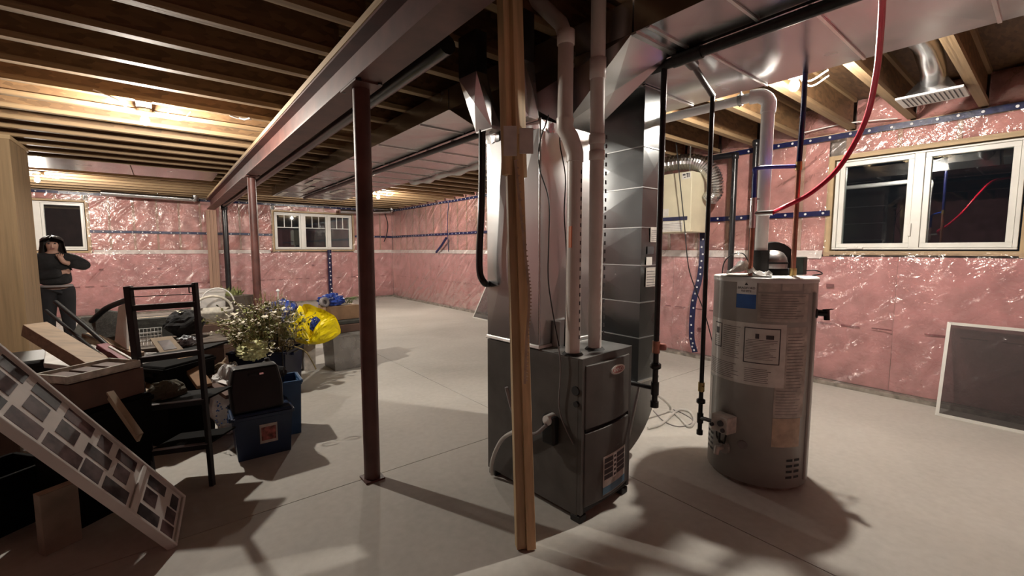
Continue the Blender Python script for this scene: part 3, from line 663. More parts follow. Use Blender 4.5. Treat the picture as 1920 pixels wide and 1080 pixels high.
obj('union', MB().lathe([(.018, 0), (.028, .006), (.028, .028), (.018, .034)], g+V((0, 0, .43)), 12), 'black', gh)
obj('valve', MB().tube([g+V((0, 0, .515)), g+V((0, 0, .575))], .02, 12).bar(g+V((-.01, -.02, .545)), g+V((-.035, -.03, .545)), .012, .02), 'brass', gh)

# ------------------------------------------------------------------ water heater
HC = Vector((3.0, 1.175, 0)); HR = .288; HH = 1.285
tc_ = Vector((-HC.x, -HC.y, 0)).normalized(); rr_ = Vector((-tc_.y, tc_.x, 0));  rr_ = rr_ if rr_.dot(RT) > 0 else -rr_
def HP(phi, z, e=0.0): a = R(phi); return HC+(tc_*math.cos(a)+rr_*math.sin(a))*(HR+e)+Vector((0, 0, z))
wh = thing('water_heater', 'tall grey cylindrical water heater covered in paper labels', 'water heater', HC)
obj('tank', MB().lathe([(HR-.03, .02), (HR, .025), (HR, HH-.02)], HC, 64), 'heat', wh)
obj('base_ring', MB().lathe([(HR-.02, 0), (HR-.012, .022)], HC, 48), 'sill', wh)
obj('top_cap', MB().lathe([(HR+.004, HH-.03), (HR+.004, HH-.004), (HR-.004, HH), (.001, HH+.004)], HC, 64), 'white', wh)
def patch(p0, p1, z0, z1, mat, name, e=.001, par=wh):
    n = max(2, int((p1-p0)/4)); return obj(name, MB().grid(lambda u, v: HP(p0+(p1-p0)*u, z0+(z1-z0)*v, e), n, 1), mat, par)
patch(-78, 26, .64, 1.015, 'label', 'label'); patch(26, 54, .60, 1.0, 'label2', 'label'); patch(16, 53, .46, .64, 'label2', 'label', .0012)
patch(16, 50, .28, .455, 'tan', 'label'); patch(-78, -66, .36, .62, 'label', 'label')
patch(-5, 52, 1.03, 1.195, 'label2', 'label'); patch(-5, 17, 1.205, 1.255, 'label2', 'label'); patch(19, 42, 1.215, 1.262, 'label2', 'label'); patch(44, 70, 1.2, 1.27, 'label2', 'label')
bs = patch(-29, -7, 1.185, 1.262, 'white', 'badge', .0015); patch(-29, -7, 1.10, 1.185, 'blue_st', 'badge_band', .0015, bs)
def htext(s, size, phi, z, mat, par):
    o = text_mesh('lettering', s, size, mat, Matrix.Identity(4), par)
    for v in o.data.vertices:
        v.co = HP(phi+math.degrees(v.co.x/HR), z+v.co.y, .0022+v.co.z*.5)
    return o
htext('BRADFORD', .0185, -18, 1.222, 'ink', bs); htext('WHITE', .0185, -18, 1.203, 'ink', bs)
tri = MB().add([HP(-20, 1.24, .0022), HP(-16, 1.24, .0022), HP(-18, 1.256, .0022)], [(0, 1, 2)]); obj('emblem', tri, 'ink', bs)
def frame_lab(p0, p1, z0, z1, name):
    f = patch(p0, p1, z0, z1, 'ink', name, .002); w = .006; dp = math.degrees(w/HR)
    patch(p0+dp, p1-dp, z0+w, z1-w, 'label', 'label_field', .0026, f); return f
f1 = frame_lab(-63, -48, .835, .99, 'warning_label'); f2 = frame_lab(-18, 20, .775, .99, 'warning_label')
def lines(par, p0, p1, z0, z1, n, mat='greyhem', e=.0032):
    m = MB()
    for k in range(n):
        z = z0+(z1-z0)*k/max(1, n-1); q = p1-(p1-p0)*rnd.uniform(0, .25)
        m.grid(lambda u, v: HP(p0+(q-p0)*u, z+.0035*v, e), max(2, int((q-p0)/5)), 1)
    o = obj('print_lines', m, mat, par); o['kind'] = 'stuff'; return o
lines(f2, -16, 17, .80, .905, 12); lines(f1, -61, -50, .85, .90, 5)
patch(-14, 17, .915, .918, 'ink', 'rule', .0032, f2)
for p0, p1, z0, z1 in ((-6, -2, .925, .955), (5, 13, .925, .95)): patch(p0, p1, z0, z1, 'ink', 'pictogram', .0034, f2)
patch(-59, -53, .92, .96, 'ink', 'pictogram', .0034, f1)
lines(wh, -45, -22, .79, .98, 16, e=.0022); lines(wh, -72, -22, .66, .75, 9, e=.0022); lines(wh, -16, 12, .66, .74, 8, e=.0022); lines(wh, 28, 50, .64, .96, 18, e=.0022); lines(wh, 18, 48, .48, .62, 9, e=.0026); lines(wh, -2, 48, 1.05, 1.18, 10, e=.0022); lines(wh, 20, 46, .31, .43, 6, 'tan', e=.0032)
# gas valve block, drain, burner slots, relief valve
vz = MB()
def HB(p, w, h, d0, d1, z, mat, name, par=wh, bev=.006):
    a = R(p); n = tc_*math.cos(a)+rr_*math.sin(a); s = Vector((0, 0, 1)).cross(n)
    c = HC+Vector((0, 0, z)); q = [(-w/2, -h/2), (w/2, -h/2), (w/2, h/2), (-w/2, h/2)]
    return obj(name, MB().hexa([c+n*(HR+d0)+s*i+Vector((0, 0, j)) for i, j in q], [c+n*(HR+d1)+s*i+Vector((0, 0, j)) for i, j in q]), mat, par, bevel=bev)
gv = HB(-33, .115, .105, -.005, .085, .375, 'label2', 'gas_valve')
def hdisc(p, z, dx, r, d0, d1, mat, name, par=wh):
    a = R(p); n = tc_*math.cos(a)+rr_*math.sin(a); s = Vector((0, 0, 1)).cross(n)
    return obj(name, MB().lathe([(r, d0), (r*.9, d1)], HC+n*HR+s*dx+Vector((0, 0, z)), 14, axis=n), mat, par)
hdisc(-33, .385, .015, .019, .08, .10, 'ink', 'dial', gv); hdisc(-33, .345, .03, .014, .08, .096, 'ink', 'knob', gv); hdisc(-33, .36, -.045, .012, .08, .1, 'ink', 'knob', gv)
obj('gas_arm', MB().tube([(2.745, 1.428, .332), HP(-58, .345, .06), HP(-46, .355, .045)], .013, 10), 'black', wh)
obj('pilot_tubes', MB().tube(smooth_path([HP(-40, .325, .05), HP(-39, .27, .05), HP(-34, .24, .03), HP(-31, .26, .04), HP(-28, .33, .05)], 5), .006, 6).tube(smooth_path([HP(-36, .33, .05), HP(-37, .25, .045), HP(-40, .23, .01)], 5), .008, 6), 'black', wh)
hdisc(-14, .26, 0, .028, 0, .008, 'greyhem', 'sight_port'); hdisc(-37, .205, 0, .045, 0, .01, 'heat', 'drain_rose')
obj('drain_valve', MB().tube([HP(-38, .2, .0), HP(-38, .2, .05)], .014, 10).tube([HP(-38, .215, .05), HP(-38, .165, .06)], .015, 10), 'label2', wh)
for p0 in (-76, 34):
    for c in range(2):
        for k in range(4): patch(p0+c*10.5, p0+8+c*10.5, .085+.035*k+(.05 if p0 < 0 else 0), .10+.035*k+(.05 if p0 < 0 else 0), 'rubber', 'vent_slot', .0012)
obj('relief_valve', MB().tube([HP(84, 1.07, -.01), HP(84, 1.07, .05)], .02, 10).tube([HP(84, 1.095, .045), HP(84, 1.03, .05)], .016, 10).bar(HP(84, 1.09, .03), HP(80, 1.10, .075), .02, .006), 'black', wh)
hdisc(76, 1.07, 0, .03, 0, .006, 'rubber', 'relief_gasket')
obj('side_rib', MB().tube([HP(64, .06, 0), HP(64, 1.2, 0)], .012, 8), 'heat', wh)
# power-vent blower on top
bw = thing('vent_blower', 'black and silver vent blower sitting on the water heater top', 'blower', G(1449, 2.86, HH))
bc = G(1449, 2.88, HH+.004)
obj('base', MB().lathe([(.13, 0), (.12, .03), (.10, .04)], bc, 24), 'blackp', bw)
obj('motor_dome', MB().lathe([(.085, .04), (.086, .08), (.08, .11), (.06, .14), (.03, .155), (.001, .158)], bc+tc_*.06, 24), 'galv2', bw)
obj('motor_band', MB().lathe([(.089, .07), (.089, .082)], bc+tc_*.06, 24), 'blackp', bw)
obj('scroll', MB().lathe([(.13, -.035), (.135, 0), (.13, .035)], bc-tc_*.07+V((0, 0, .08)), 28, axis=(tc_+rr_*.3)), 'blackp', bw)
c = bc+rr_*.155; obj('control_box', MB().box(c.x-.035, c.x+.035, c.y-.03, c.y+.03, bc.z, bc.z+.115), 'sb', bw, bevel=.006)
fq = G(1427, 2.80)
obj('outlet', MB().tube([fq+V((0, 0, HH+.03)), fq+V((0, 0, HH+.16))], .05, 16), 'rubber', bw)
wire('blower_cord', [c+V((.03, 0, .02)), c+rr_*.08+V((0, 0, .03)), c+rr_*.12+V((0, 0, .01)), HC+rr_*.26-tc_*.05+V((0, 0, HH+.006))], .004, 'blackp', 'thin black cord lying on the water heater top')
wire('blower_cord', [bc-rr_*.12-tc_*.06+V((0, 0, .03)), bc-rr_*.17-tc_*.05+V((0, 0, .13)), bc-rr_*.24-tc_*.03+V((0, 0, .125)), bc-rr_*.29-tc_*.02+V((0, 0, .06)), bc-rr_*.30-tc_*.05+V((0, 0, -.09))], .004, 'blackp', 'black cord arching over the left rim of the water heater')
# crumpled papers
m = MB().grid(lambda u, v: HC+tc_*(.26-.16*v)+rr_*(-.20+.24*u)+V((0, 0, HH+.010+.085*max(0, 1-abs(2.4*u-.8))*(.4+v)*.6+.05*abs(fn((u*6, v*6, 2))))), 14, 10, smooth=False)
tag(obj('paper_bundle', m, 'white'), 'crumpled white paper in a clear bag on the water heater', 'paper')
m = MB().grid(lambda u, v: HC+tc_*(.22-.2*v)+rr_*(-.24+.16*u)+V((0, 0, HH+.0065+.004*fn((u*3, v*3, 1)))), 6, 6)
tag(obj('paper_sheet', m, 'label'), 'flat pale sheet at the left rim of the water heater', 'paper')
# flue
fl = thing('flue_pipe', 'fat white plastic flue pipe from heater top turning along the ceiling', 'pipe', (2.96, 1.2, 1.46))
fe = V((fq.x, fq.y, 2.40))
obj('riser', MB().tube([fq+V((0, 0, HH+.16)), V((fe.x, fe.y, 2.335))], .037, 20), 'pvcw', fl)
obj('elbow', MB().tube(smooth_path([V((fe.x, fe.y, 2.30)), V((fe.x, fe.y, 2.365)), V((fe.x-.01, fe.y+.04, 2.408)), V((fe.x-.03, fe.y+.10, 2.412))], 5), .043, 18), 'pvcw', fl)
obj('run', MB().tube([V((fe.x-.02, fe.y+.06, 2.412)), V((fe.x-.06, 1.80, 2.405)), V((fe.x-.07, 2.7, 2.405))], .030, 18), 'pvcw', fl)
obj('hanger', MB().tube([V((fe.x-.03, 1.36, 2.46)), V((fe.x-.03, 1.36, 2.37))], .006, 6).lathe([(.036, -.012), (.036, .012)], (fe.x-.03, 1.36, 2.411), 16, axis=(-.15, 1, 0)), 'galv2', fl)
# copper, valves and plastic water lines
wl = thing('water_line', 'copper riser with chrome valve and blue bridge on heater left', 'pipe', G(1409, 2.66, HH), 'water lines over the heater')
a = G(1409, 2.66); b = G(1489, 2.70)
obj('copper_pipe', MB().tube([a+V((0, 0, HH+.004)), a+V((0, 0, 1.60))], .013, 12), 'copper', wl)
obj('valve', MB().tube([a+V((0, 0, 1.58)), a+V((0, 0, 1.76))], .018, 12).tube([a+V((0, 0, 1.665)), a+rr_*.10+V((0, 0, 1.668))], .016, 10).bar(a+V((0, 0, 1.75))-rr_*.03, a+V((0, 0, 1.752))+rr_*.03, .012, .006), 'chrome', wl)
obj('blue_pipe', MB().tube(smooth_path([a+V((0, 0, 1.76)), a+V((0, 0, 1.90)), a+rr_*.015+V((0, 0, 1.935)), b-rr_*.02+V((0, 0, 1.955))], 5), .012, 10), 'bluep', wl)
wl2 = thing('water_line', 'copper riser turning blue toward the ceiling on heater right', 'pipe', G(1489, 2.70, HH), 'water lines over the heater')
obj('copper_pipe', MB().tube([b+V((0, 0, HH+.004)), b+V((0, 0, 1.96))], .014, 12), 'copper', wl2)
obj('fitting', MB().tube([b+V((0, 0, HH+.004)), b+V((0, 0, HH+.05))], .02, 10).tube([b+V((0, 0, 1.93)), b+V((0, 0, 1.98))], .018, 10), 'brass', wl2)
obj('blue_pipe', MB().tube([b+V((0, 0, 1.98)), b+V((.02, .0, 2.3)), b+V((.02, 0, 2.66))], .0155, 10), 'tape', wl2)
wire('red_hose', [a+rr_*.10+V((0, 0, 1.668)), at(1470, 388, 2.66), at(1520, 362, 2.62), at(1575, 312, 2.55), at(1622, 228, 2.40), at(1643, 140, 2.18), at(1651, 60, 1.90), at(1655, -20, 1.64), at(1665, -120, 1.32)], .0135, 'red', 'red plastic water line sweeping up from the heater valve', 'hose', 12)

# ------------------------------------------------------------------ lamps
def lamp(x, y, label, energy, along=True, cable=True):
    t = thing('ceiling_lamp', label, 'lamp', (x, y, 2.62), 'bare bulbs under the joists')
    obj('mount_board', box(x-.05, x+.05, y-.24, y+.24, JB-.022, JB-.001), 'study', t)
    obj('junction_box', MB().lathe([(.05, 0), (.05, .022)], (x, y, JB-.044), 8, smooth=False), 'galv2', t)
    obj('holder', MB().lathe([(.022, -.022), (.03, -.004), (.058, 0), (.058, .006), (.05, .012)], (x, y, JB-.058), 24), 'white', t)
    obj('bulb', MB().lathe([(.001, -.098), (.014, -.095), (.026, -.083), (.0305, -.066), (.028, -.048), (.019, -.03), (.014, -.022)], (x, y, JB-.058), 20), emis('bulb_glow', (1.0, .92, .81), energy), t)
    if cable:
        obj('cable', MB().tube(smooth_path([(x-.03, y, JB-.04), (x-.10, y-.06, JB-.06), (x-.16, y-.16, JB-.02), (x-.3, y-.19, JB+.02)], 6), .006, 6).tube(smooth_path([(x+.03, y-.01, JB-.04), (x+.14, y-.04, JB-.07), (x+.17, y-.14, JB-.02)], 6), .006, 6).tube(smooth_path([(x+.04, y, JB-.04), (x+.24, y-.02, JB-.075), (x+.32, y-.10, JB-.01)], 6), .006, 6), 'white', t)
lamp(-.05, 4.98, 'bare glowing bulb with loose white cables left of the steel beam', BULB_E)
lamp(-1.48, 10.21, 'bare glowing bulb at far left near the one-pane window', BULB_E)
lamp(3.63, 9.07, 'bare glowing bulb in the far middle beyond the near steel post', BULB_E)
lamp(3.39, 1.20, 'bare glowing bulb on the right above the water heater', BULB_E)
tag(obj('cable_end', MB().tube(smooth_path([(.55, 4.80, 2.665), (.62, 4.79, 2.65), (.72, 4.78, 2.655)], 5), .008, 6).tube(smooth_path([(.62, 4.79, 2.655), (.66, 4.76, 2.64), (.70, 4.73, 2.65)], 5), .008, 6), 'white'), 'loose white cable end poking from the joists beside the beam', 'cable')

# galvanised pan under the far left joists
pn = thing('joist_pan', 'shiny sheet-metal pan closing the joists at far left', 'duct', (-.3, 8.95, 2.66))
for k in range(3): obj('sheet', MB().grid(lambda u, v: (-2.4+1.06*k+1.05*u, 8.40+1.1*v, JB-.012+.004*fn((u*3+k, v*3, 0))), 6, 6), 'galv', pn)
# round metal vent pipes along the far wall
def vent(name, pts, label, up):
    t = thing(name, label, 'pipe', pts[0], 'round metal vent pipes on the far wall')
    obj('pipe', MB().tube(pts, .055, 14), 'galv', t); e = Vector(up)
    obj('hanger', MB().tube([Vector(pts[1]), Vector((pts[1][0], pts[1][1], JB+.001))], .008, 6), 'galv2', t)
    obj('elbow', MB().tube(smooth_path([e+V((-.06, 0, -.09)), e+V((-.01, 0, -.05)), e+V((0, 0, .02))], 4), .062, 14), 'galv', t)
vent('vent_pipe', [(-.9, 12.265, 2.60), (.0, 12.265, 2.585), (.62, 12.265, 2.575)], 'round metal vent pipe along the far wall left of the beam', (.66, 12.265, 2.645))
vent('vent_pipe', [(3.9, 12.46, 2.50), (4.7, 12.46, 2.51), (5.3, 12.46, 2.56)], 'round metal vent pipe along the far wall near the corner', (5.38, 12.46, 2.645))
# black drain stack in front of the far wall
t = thing('drain_stack', 'upright black drain pipe before the far wall beside the beam end', 'pipe', (1.235, 12.65, 0))
obj('pipe', MB().tube([(1.235, 12.65, 0), (1.235, 12.65, 2.55)], .058, 16), 'absp', t)
obj('hub', MB().lathe([(.06, 0), (.072, .01), (.072, .12), (.06, .13)], (1.235, 12.65, .12), 16).lathe([(.06, 0), (.072, .01), (.072, .1), (.06, .11)], (1.235, 12.65, 2.4), 16), 'absp', t)
# blue taped riser below far window, dark wires and loose tapes
t = thing('taped_riser', 'blue taped pipe rising from the floor below the three-pane window', 'pipe', (3.67, 12.78, 0))
obj('pipe', MB().tube([(3.67, 12.80, 0), (3.67, 12.80, 1.44)], .055, 12), 'tape', t)
m = MB()
for k in range(11): m.lathe([(.02, 0), (.018, .004)], (3.67+rnd.uniform(-.02, .02), 12.744, .12+.12*k), 8, axis=(0, -1, 0))
o = obj('tape_patches', m, 'dot', t); o['kind'] = 'stuff'
wl_ = lambda x, y, d=.1: plane(x, y, 0, X1-d)
wire('wall_wire', [wl_(841, 378), wl_(839, 420), wl_(841, 472)], .011, 'tape', 'dark vertical wire on the long pink wall far from the window')
wire('wall_wire', [wl_(837, 446), wl_(828, 460), wl_(818, 473)], .03, 'tape', 'short slanting dark tape piece on the long pink wall')
wire('wall_wire', [plane(721, 398, 1, 12.84), plane(727, 420, 1, 12.84), plane(725, 440, 1, 12.84), plane(720, 453, 1, 12.84)], .014, 'blackp', 'curved dark wire end on the far wall right of the window')
m = MB(); e = smooth_path([wl_(1317, 412, .12), wl_(1317, 470, .13), wl_(1312, 520, .14), wl_(1300, 570, .16), wl_(1297, 630, .17), wl_(1303, 660, .17)], 8)
for i in range(len(e)-1): m.bar(e[i], e[i+1]+(e[i+1]-e[i])*.1, .075, .006, (1, 0, 0))
t = tag(obj('hanging_tape', m, 'tape'), 'long blue tape tail hanging down the pink wall behind the gas pipes', 'tape')
m = MB()
for i in range(1, len(e)-1, 2): m.lathe([(.013, 0), (.012, .004)], e[i]+V((-.006, rnd.uniform(-.015, .015), 0)), 8, axis=(-1, 0, 0))
o = obj('tape_patches', m, 'dot', t); o['kind'] = 'stuff'
wire('hanging_wire', [plane(1263, 215, 0, 4.8), plane(1268, 270, 0, 4.8), plane(1275, 340, 0, 4.8), plane(1284, 430, 0, 4.82), plane(1291, 500, 0, 4.85), plane(1305, 545, 0, 4.9), plane(1322, 590, 0, 5.0), plane(1338, 650, 0, 5.1)], .006, 'blackp', 'thin black wire hanging in front of the cream ventilator box')
# ventilator box hung on chains with foil duct
hv = thing('ventilator_box', 'cream metal ventilator box hanging before the pink wall', 'ventilator', (5.1, 3.05, 1.66))
obj('case', box(4.9, 5.36, 2.76, 3.40, 1.66, 2.37), 'cream', hv, bevel=.008)
m = box(4.896, 4.899, 2.775, 2.885, 2.285, 2.36); s = obj('badge', m, 'label', hv)
m = MB()
for y0_, y1_, z0, z1 in ((2.79, 2.80, 2.30, 2.35), (2.805, 2.83, 2.335, 2.35), (2.812, 2.822, 2.30, 2.335), (2.835, 2.86, 2.30, 2.308), (2.84, 2.875, 2.325, 2.345)): m.box(4.8945, 4.8958, y0_, y1_, z0, z1)
obj('badge_print', m, 'ink', s)
s = obj('notice_label', box(4.896, 4.899, 2.86, 3.25, 1.67, 1.79), 'label', hv); obj('notice_label', box(4.896, 4.899, 3.05, 3.2, 1.86, 1.95), 'label', hv)
obj('label_strip', box(4.8945, 4.8985, 2.80, 3.3, 1.80, 1.845), 'tape', hv)
m = MB()
for k in range(5): m.box(4.8945, 4.8958, 2.87, 3.24-.03*(k % 3), 1.68+.02*k, 1.684+.02*k)
obj('notice_print', m, 'greyhem', s)
def chain(y):
    m = MB()
    for k in range(12):
        z = 2.375+.0245*k; o_ = (.007, 0) if k % 2 else (0, .007)
        m.tube([(4.95+o_[0]*math.cos(R(a))*1, y+o_[1]*math.cos(R(a)), z+.014+.016*math.sin(R(a))) for a in range(0, 361, 60)], .0022, 5, cap=False)
    obj('chain', m, 'galv2', hv)
chain(2.82); chain(3.34)
ct = [(5.1, 3.9, 2.50), (5.1, 3.4, 2.53), (5.1, 3.0, 2.53), (5.12, 2.76, 2.47), (5.15, 2.64, 2.33), (5.18, 2.62, 2.15), (5.2, 2.70, 2.05)]
pp = smooth_path(ct, 14)
tag(obj('foil_duct', MB().tube(pp, [.098 if i % 2 else .086 for i in range(len(pp))], 16, smooth=False), 'foil'), 'shiny corrugated foil duct curving over the cream ventilator box', 'duct')
# black stacks on the right wall
def absstack(y, x, top, label, side=0):
    t = thing('wall_stack_pipe', label, 'pipe', (x, y, 0), 'black plastic pipes on the right wall')
    obj('pipe', MB().tube([(x, y, 0), (x, y, top)], .032, 12), 'absp', t)
    obj('hub', MB().lathe([(.033, 0), (.041, .006), (.041, .07), (.033, .076)], (x, y, top-.05), 12), 'absp', t)
    if side: obj('side_run', MB().tube([(x, y, top), (x, y+side, top+.01)], .034, 12), 'absp', t)
absstack(2.47, 5.33, 2.56, 'black plastic wall pipe turning left at the top, behind the heater', .55)
absstack(2.24, 5.33, 2.66, 'straight black plastic wall pipe close behind the white flue')
# register boot hanging right of the trunk
rg = thing('register_boot', 'metal duct drop with white grille hanging between right-hand joists', 'vent', (4.72, .70, 2.6))
obj('duct_pipe', MB().tube([(3.20, .66, 2.62), (3.6, .66, 2.80), (4.2, .68, 2.86), (4.55, .69, 2.80), (4.70, .70, 2.70)], .075, 16), 'galv', rg)
obj('boot', ducthex([(4.60, .56, 2.635), (4.86, .56, 2.635), (4.86, .86, 2.635), (4.60, .86, 2.635)], [(4.64, .62, 2.74), (4.80, .62, 2.74), (4.80, .78, 2.74), (4.64, .78, 2.74)]), 'galv', rg)
g_ = obj('grille', box(4.57, 4.89, .52, .90, 2.618, 2.634), 'white', rg, bevel=.003)
for k in range(13): obj('slot', box(4.60, 4.86, .545+.026*k, .553+.026*k, 2.6165, 2.6178), 'ink', g_)
# loose wire at rim and bracing
wire('rim_cable', [(X1-.12, 1.05, 2.68), (X1-.16, 1.2, 2.69), (X1-.13, 1.5, 2.72), (X1-.14, 1.85, 2.70)], .006, 'white', 'white cable drooping along the joist ends above the right window')
# conduit next to the beam
wire('drain_run', [(1.24, 2.1, 2.53), (1.24, 5, 2.52), (1.24, 9, 2.51), (1.24, 12.6, 2.50)], .05, 'absp', 'black drain pipe slung along the right side of the steel beam', 'pipe', 14)
# clear hoses on the floor behind furnace
fz = lambda x, y, z=.013: plane(x, y, 2, z)
wire('clear_hose', [V((2.735, 2.0, .95)), V((2.74, 2.0, .55)), fz(1250, 755, .12), fz(1258, 770), fz(1275, 783), fz(1292, 800), fz(1302, 788), fz(1294, 772), fz(1275, 768), fz(1262, 776), fz(1240, 795), fz(1215, 803)], .011, 'hose', 'coiled clear drain hose on the floor behind the furnace', 'hose', 8)
wire('floor_cord', [fz(1225, 770, .004), fz(1245, 790, .004), fz(1275, 800, .004), fz(1300, 790, .004), fz(1280, 775, .004), fz(1262, 768, .004)], .0045, 'greyhem', 'thin grey cord looping with the clear hose on the floor')

# ------------------------------------------------------------------ window screens leaning on the right wall
def screen(y0, y1, xb, h, label):
    t = thing('window_screen', label, 'screen', (xb, (y0+y1)/2, 0), 'spare window screens')
    zt = h; xt = X1-.115
    f = lambda y, s: V((xb+(xt-xb)*s, y, zt*s+.002))
    m = MB()
    for a, b in (((y0, 0), (y0, 1)), ((y1, 0), (y1, 1)), ((y0, .012), (y1, .012)), ((y0, .988), (y1, .988))): m.bar(f(*a), f(*b), .012, .024, (0, 0, 1) if a[0] != b[0] else (0, 1, 0))
    obj('frame', m, 'vinyl', t)
    obj('mesh', MB().grid(lambda u, v: f(y0+(y1-y0)*u, v), 4, 4), 'screen', t)
screen(-.75, .585, 5.24, .80, 'white framed window screen leaning at the right picture edge')
screen(7.1, 7.75, 5.12, .68, 'small window screen leaning on the pink wall, half hidden behind the plenum')

# ------------------------------------------------------------------ person
def skin(name, pts, edges, rad, mat, parent, root=0, sub=2):
    me = bpy.data.meshes.new(name); me.from_pydata(pts, edges, []); me.materials.append(M[mat])
    o = bpy.data.objects.new(name, me); COL.objects.link(o); o.parent = parent
    sk = o.modifiers.new('skin', 'SKIN'); sk.use_smooth_shade = True
    lay = me.skin_vertices[0] if me.skin_vertices else None
    if lay is None:
        bm = bmesh.new(); bm.from_mesh(me); bm.verts.layers.skin.verify(); bm.to_mesh(me); bm.free(); lay = me.skin_vertices[0]
    for i, r in enumerate(rad):
        lay.data[i].radius = r if isinstance(r, tuple) else (r, r); lay.data[i].use_root = (i == root)
    ss = o.modifiers.new('sub', 'SUBSURF'); ss.levels = sub; ss.render_levels = sub
    return o
pe = thing('person', 'person in black top with long dark hair, hand raised to face', 'person')
B = [(0, .01, .90), (0, .01, 1.05), (0, .0, 1.22), (0, .0, 1.34), (0, 0, 1.42), (0, -.015, 1.50), (0, -.02, 1.565),          # 0-6 trunk/head
     (.17, 0, 1.33), (.335, -.05, 1.20), (.10, -.17, 1.27), (.065, -.185, 1.335),                                            # 7-10 right-of-picture arm
     (-.17, 0, 1.33), (-.25, -.02, 1.08), (.03, -.15, 1.12), (.10, -.09, 1.14),                                               # 11-14
     (.09, .01, .84), (.10, .0, .48), (.10, .02, .09), (.105, -.12, .035),                                                    # 15-18
     (-.09, .01, .84), (-.10, 0, .48), (-.10, .02, .09), (-.105, -.12, .035)]
Er = [(0, 1), (1, 2), (2, 3), (3, 4), (4, 5), (5, 6), (3, 7), (7, 8), (8, 9), (9, 10), (3, 11), (11, 12), (12, 13), (13, 14), (0, 15), (15, 16), (16, 17), (17, 18), (0, 19), (19, 20), (20, 21), (21, 22)]
rad = [(.11, .08), (.11, .08), (.12, .09), (.12, .08), .045, (.075, .095), (.065, .085), .06, .042, .032, (.036, .018), .06, .042, .032, (.036, .018), .07, .05, .036, .032, .07, .05, .036, .032]
nb = len(B)
for base, dz in ((10, 1), (14, 0)):      # five fingers per hand
    c = Vector(B[base])
    for k in range(5):
        off = V(((k-2)*.015, -.012, .028)) if dz else V((.03, -.01, (k-2)*.015)); tip = V(((k-2)*.017, .012, .065-.006*abs(k-2))) if dz else V((.062-.006*abs(k-2), .012, (k-2)*.016))
        B += [tuple(c+off), tuple(c+tip)]; Er += [(base, len(B)-2), (len(B)-2, len(B)-1)]; rad += [.0085, .007]
skin('body', B, Er, rad, 'skin', pe)
Sw = [(0, .01, .93), (0, .01, 1.05), (0, 0, 1.22), (0, 0, 1.33), (0, -.005, 1.375), (.17, 0, 1.33), (.345, -.05, 1.20), (.135, -.155, 1.262), (-.17, 0, 1.33), (-.26, -.02, 1.08), (.075, -.175, 1.135)]
skin('sweater', Sw, [(0, 1), (1, 2), (2, 3), (3, 4), (3, 5), (5, 6), (6, 7), (3, 8), (8, 9), (9, 10)], [(.19, .15), (.19, .15), (.185, .15), (.16, .12), (.085, .08), .09, .078, .06, .09, .08, .075], 'cloth', pe)
obj('shirt_hem', MB().lathe([(1, 0), (1.02, .015), (.98, .026)], (0, 0, 0), 24).xf(lambda p: (p.x*.176, p.y*.142+.01, .925+p.z)), 'greyhem', pe)
skin('leggings', [(0, .01, 1.03), (.09, .01, .86), (.10, 0, .48), (.10, .02, .10), (-.09, .01, .84), (-.10, 0, .48), (-.10, .02, .10)], [(0, 1), (1, 2), (2, 3), (0, 4), (4, 5), (5, 6)], [(.17, .135), .125, .08, .06, .125, .08, .06], 'denim', pe)
hm = MB()
def hairf(u, v):
    z = 1.652-.50*v**1.15; lim = 180-75*min(1, max(0, (1.618-z)/.05)); a = R((u*2-1)*lim)
    r = .112*min(1, v*7)**.5+.05*max(0, v-.35)
    return (r*math.sin(a)*(1.0+.25*v)+.006*fn((u*26, v*3, 0)), -.012+r*math.cos(a)*1.02+.006*fn((u*26, v*3, 5)), z+.01*fn((u*20, v, 9)))
hm.grid(hairf, 44, 18); obj('hair', hm, 'hair', pe)
fm = MB()
for x in (-.03, .03): fm.lathe([(.001, -.004), (.011, 0), (.001, .004)], (x, -.098, 1.535), 10, axis=(0, 1, 0))
obj('eyes', fm, 'ink', pe); obj('mouth', MB().bar((-.022, -.097, 1.465), (.022, -.097, 1.465), .008, .01), pm('lips', (.25, .08, .07), .5), pe)
obj('nose', MB().lathe([(.014, -.03), (.011, 0), (.006, .03)], (0, -.1, 1.505), 8), 'skin', pe)
place(pe, (-1.20, 8.87, 0), R(7.5))

# ------------------------------------------------------------------ pile helpers
def carton(name, label, c, w, d, h, rz, mat, flaps=True, cat='box', group=None, tilt=(0, 0)):
    t = thing(name, label, cat, (0, 0, 0), group); e = .006
    m = MB().box(-w/2, w/2, -d/2, d/2, 0, e).box(-w/2, w/2, -d/2, -d/2+e, e, h).box(-w/2, w/2, d/2-e, d/2, e, h).box(-w/2, -w/2+e, -d/2+e, d/2-e, e, h).box(w/2-e, w/2, -d/2+e, d/2-e, e, h)
    if not flaps: m = MB().box(-w/2, w/2, -d/2, d/2, 0, h)
    obj('body', m, mat, t, bevel=.003)
    if flaps:
        obj('flap', MB().hexa([(-w/2, -d/2, h), (w/2, -d/2, h), (w/2, -d/2+e, h), (-w/2, -d/2+e, h)], [(-w/2, -d/2-.10, h+.05), (w/2, -d/2-.10, h+.05), (w/2, -d/2-.10+e, h+.055), (-w/2, -d/2-.10+e, h+.055)]), mat, t)
        obj('flap', MB().hexa([(w/2-e, -d/2, h), (w/2, -d/2, h), (w/2, d/2, h), (w/2-e, d/2, h)], [(w/2+.08, -d/2, h+.07), (w/2+.085, -d/2, h+.065), (w/2+.085, d/2, h+.065), (w/2+.08, d/2, h+.07)]), mat, t)
    else: obj('tape', MB().box(-w/2-.001, w/2+.001, -.025, .025, h, h+.0012), 'tan', t)
    place(t, c, rz, *tilt); return t
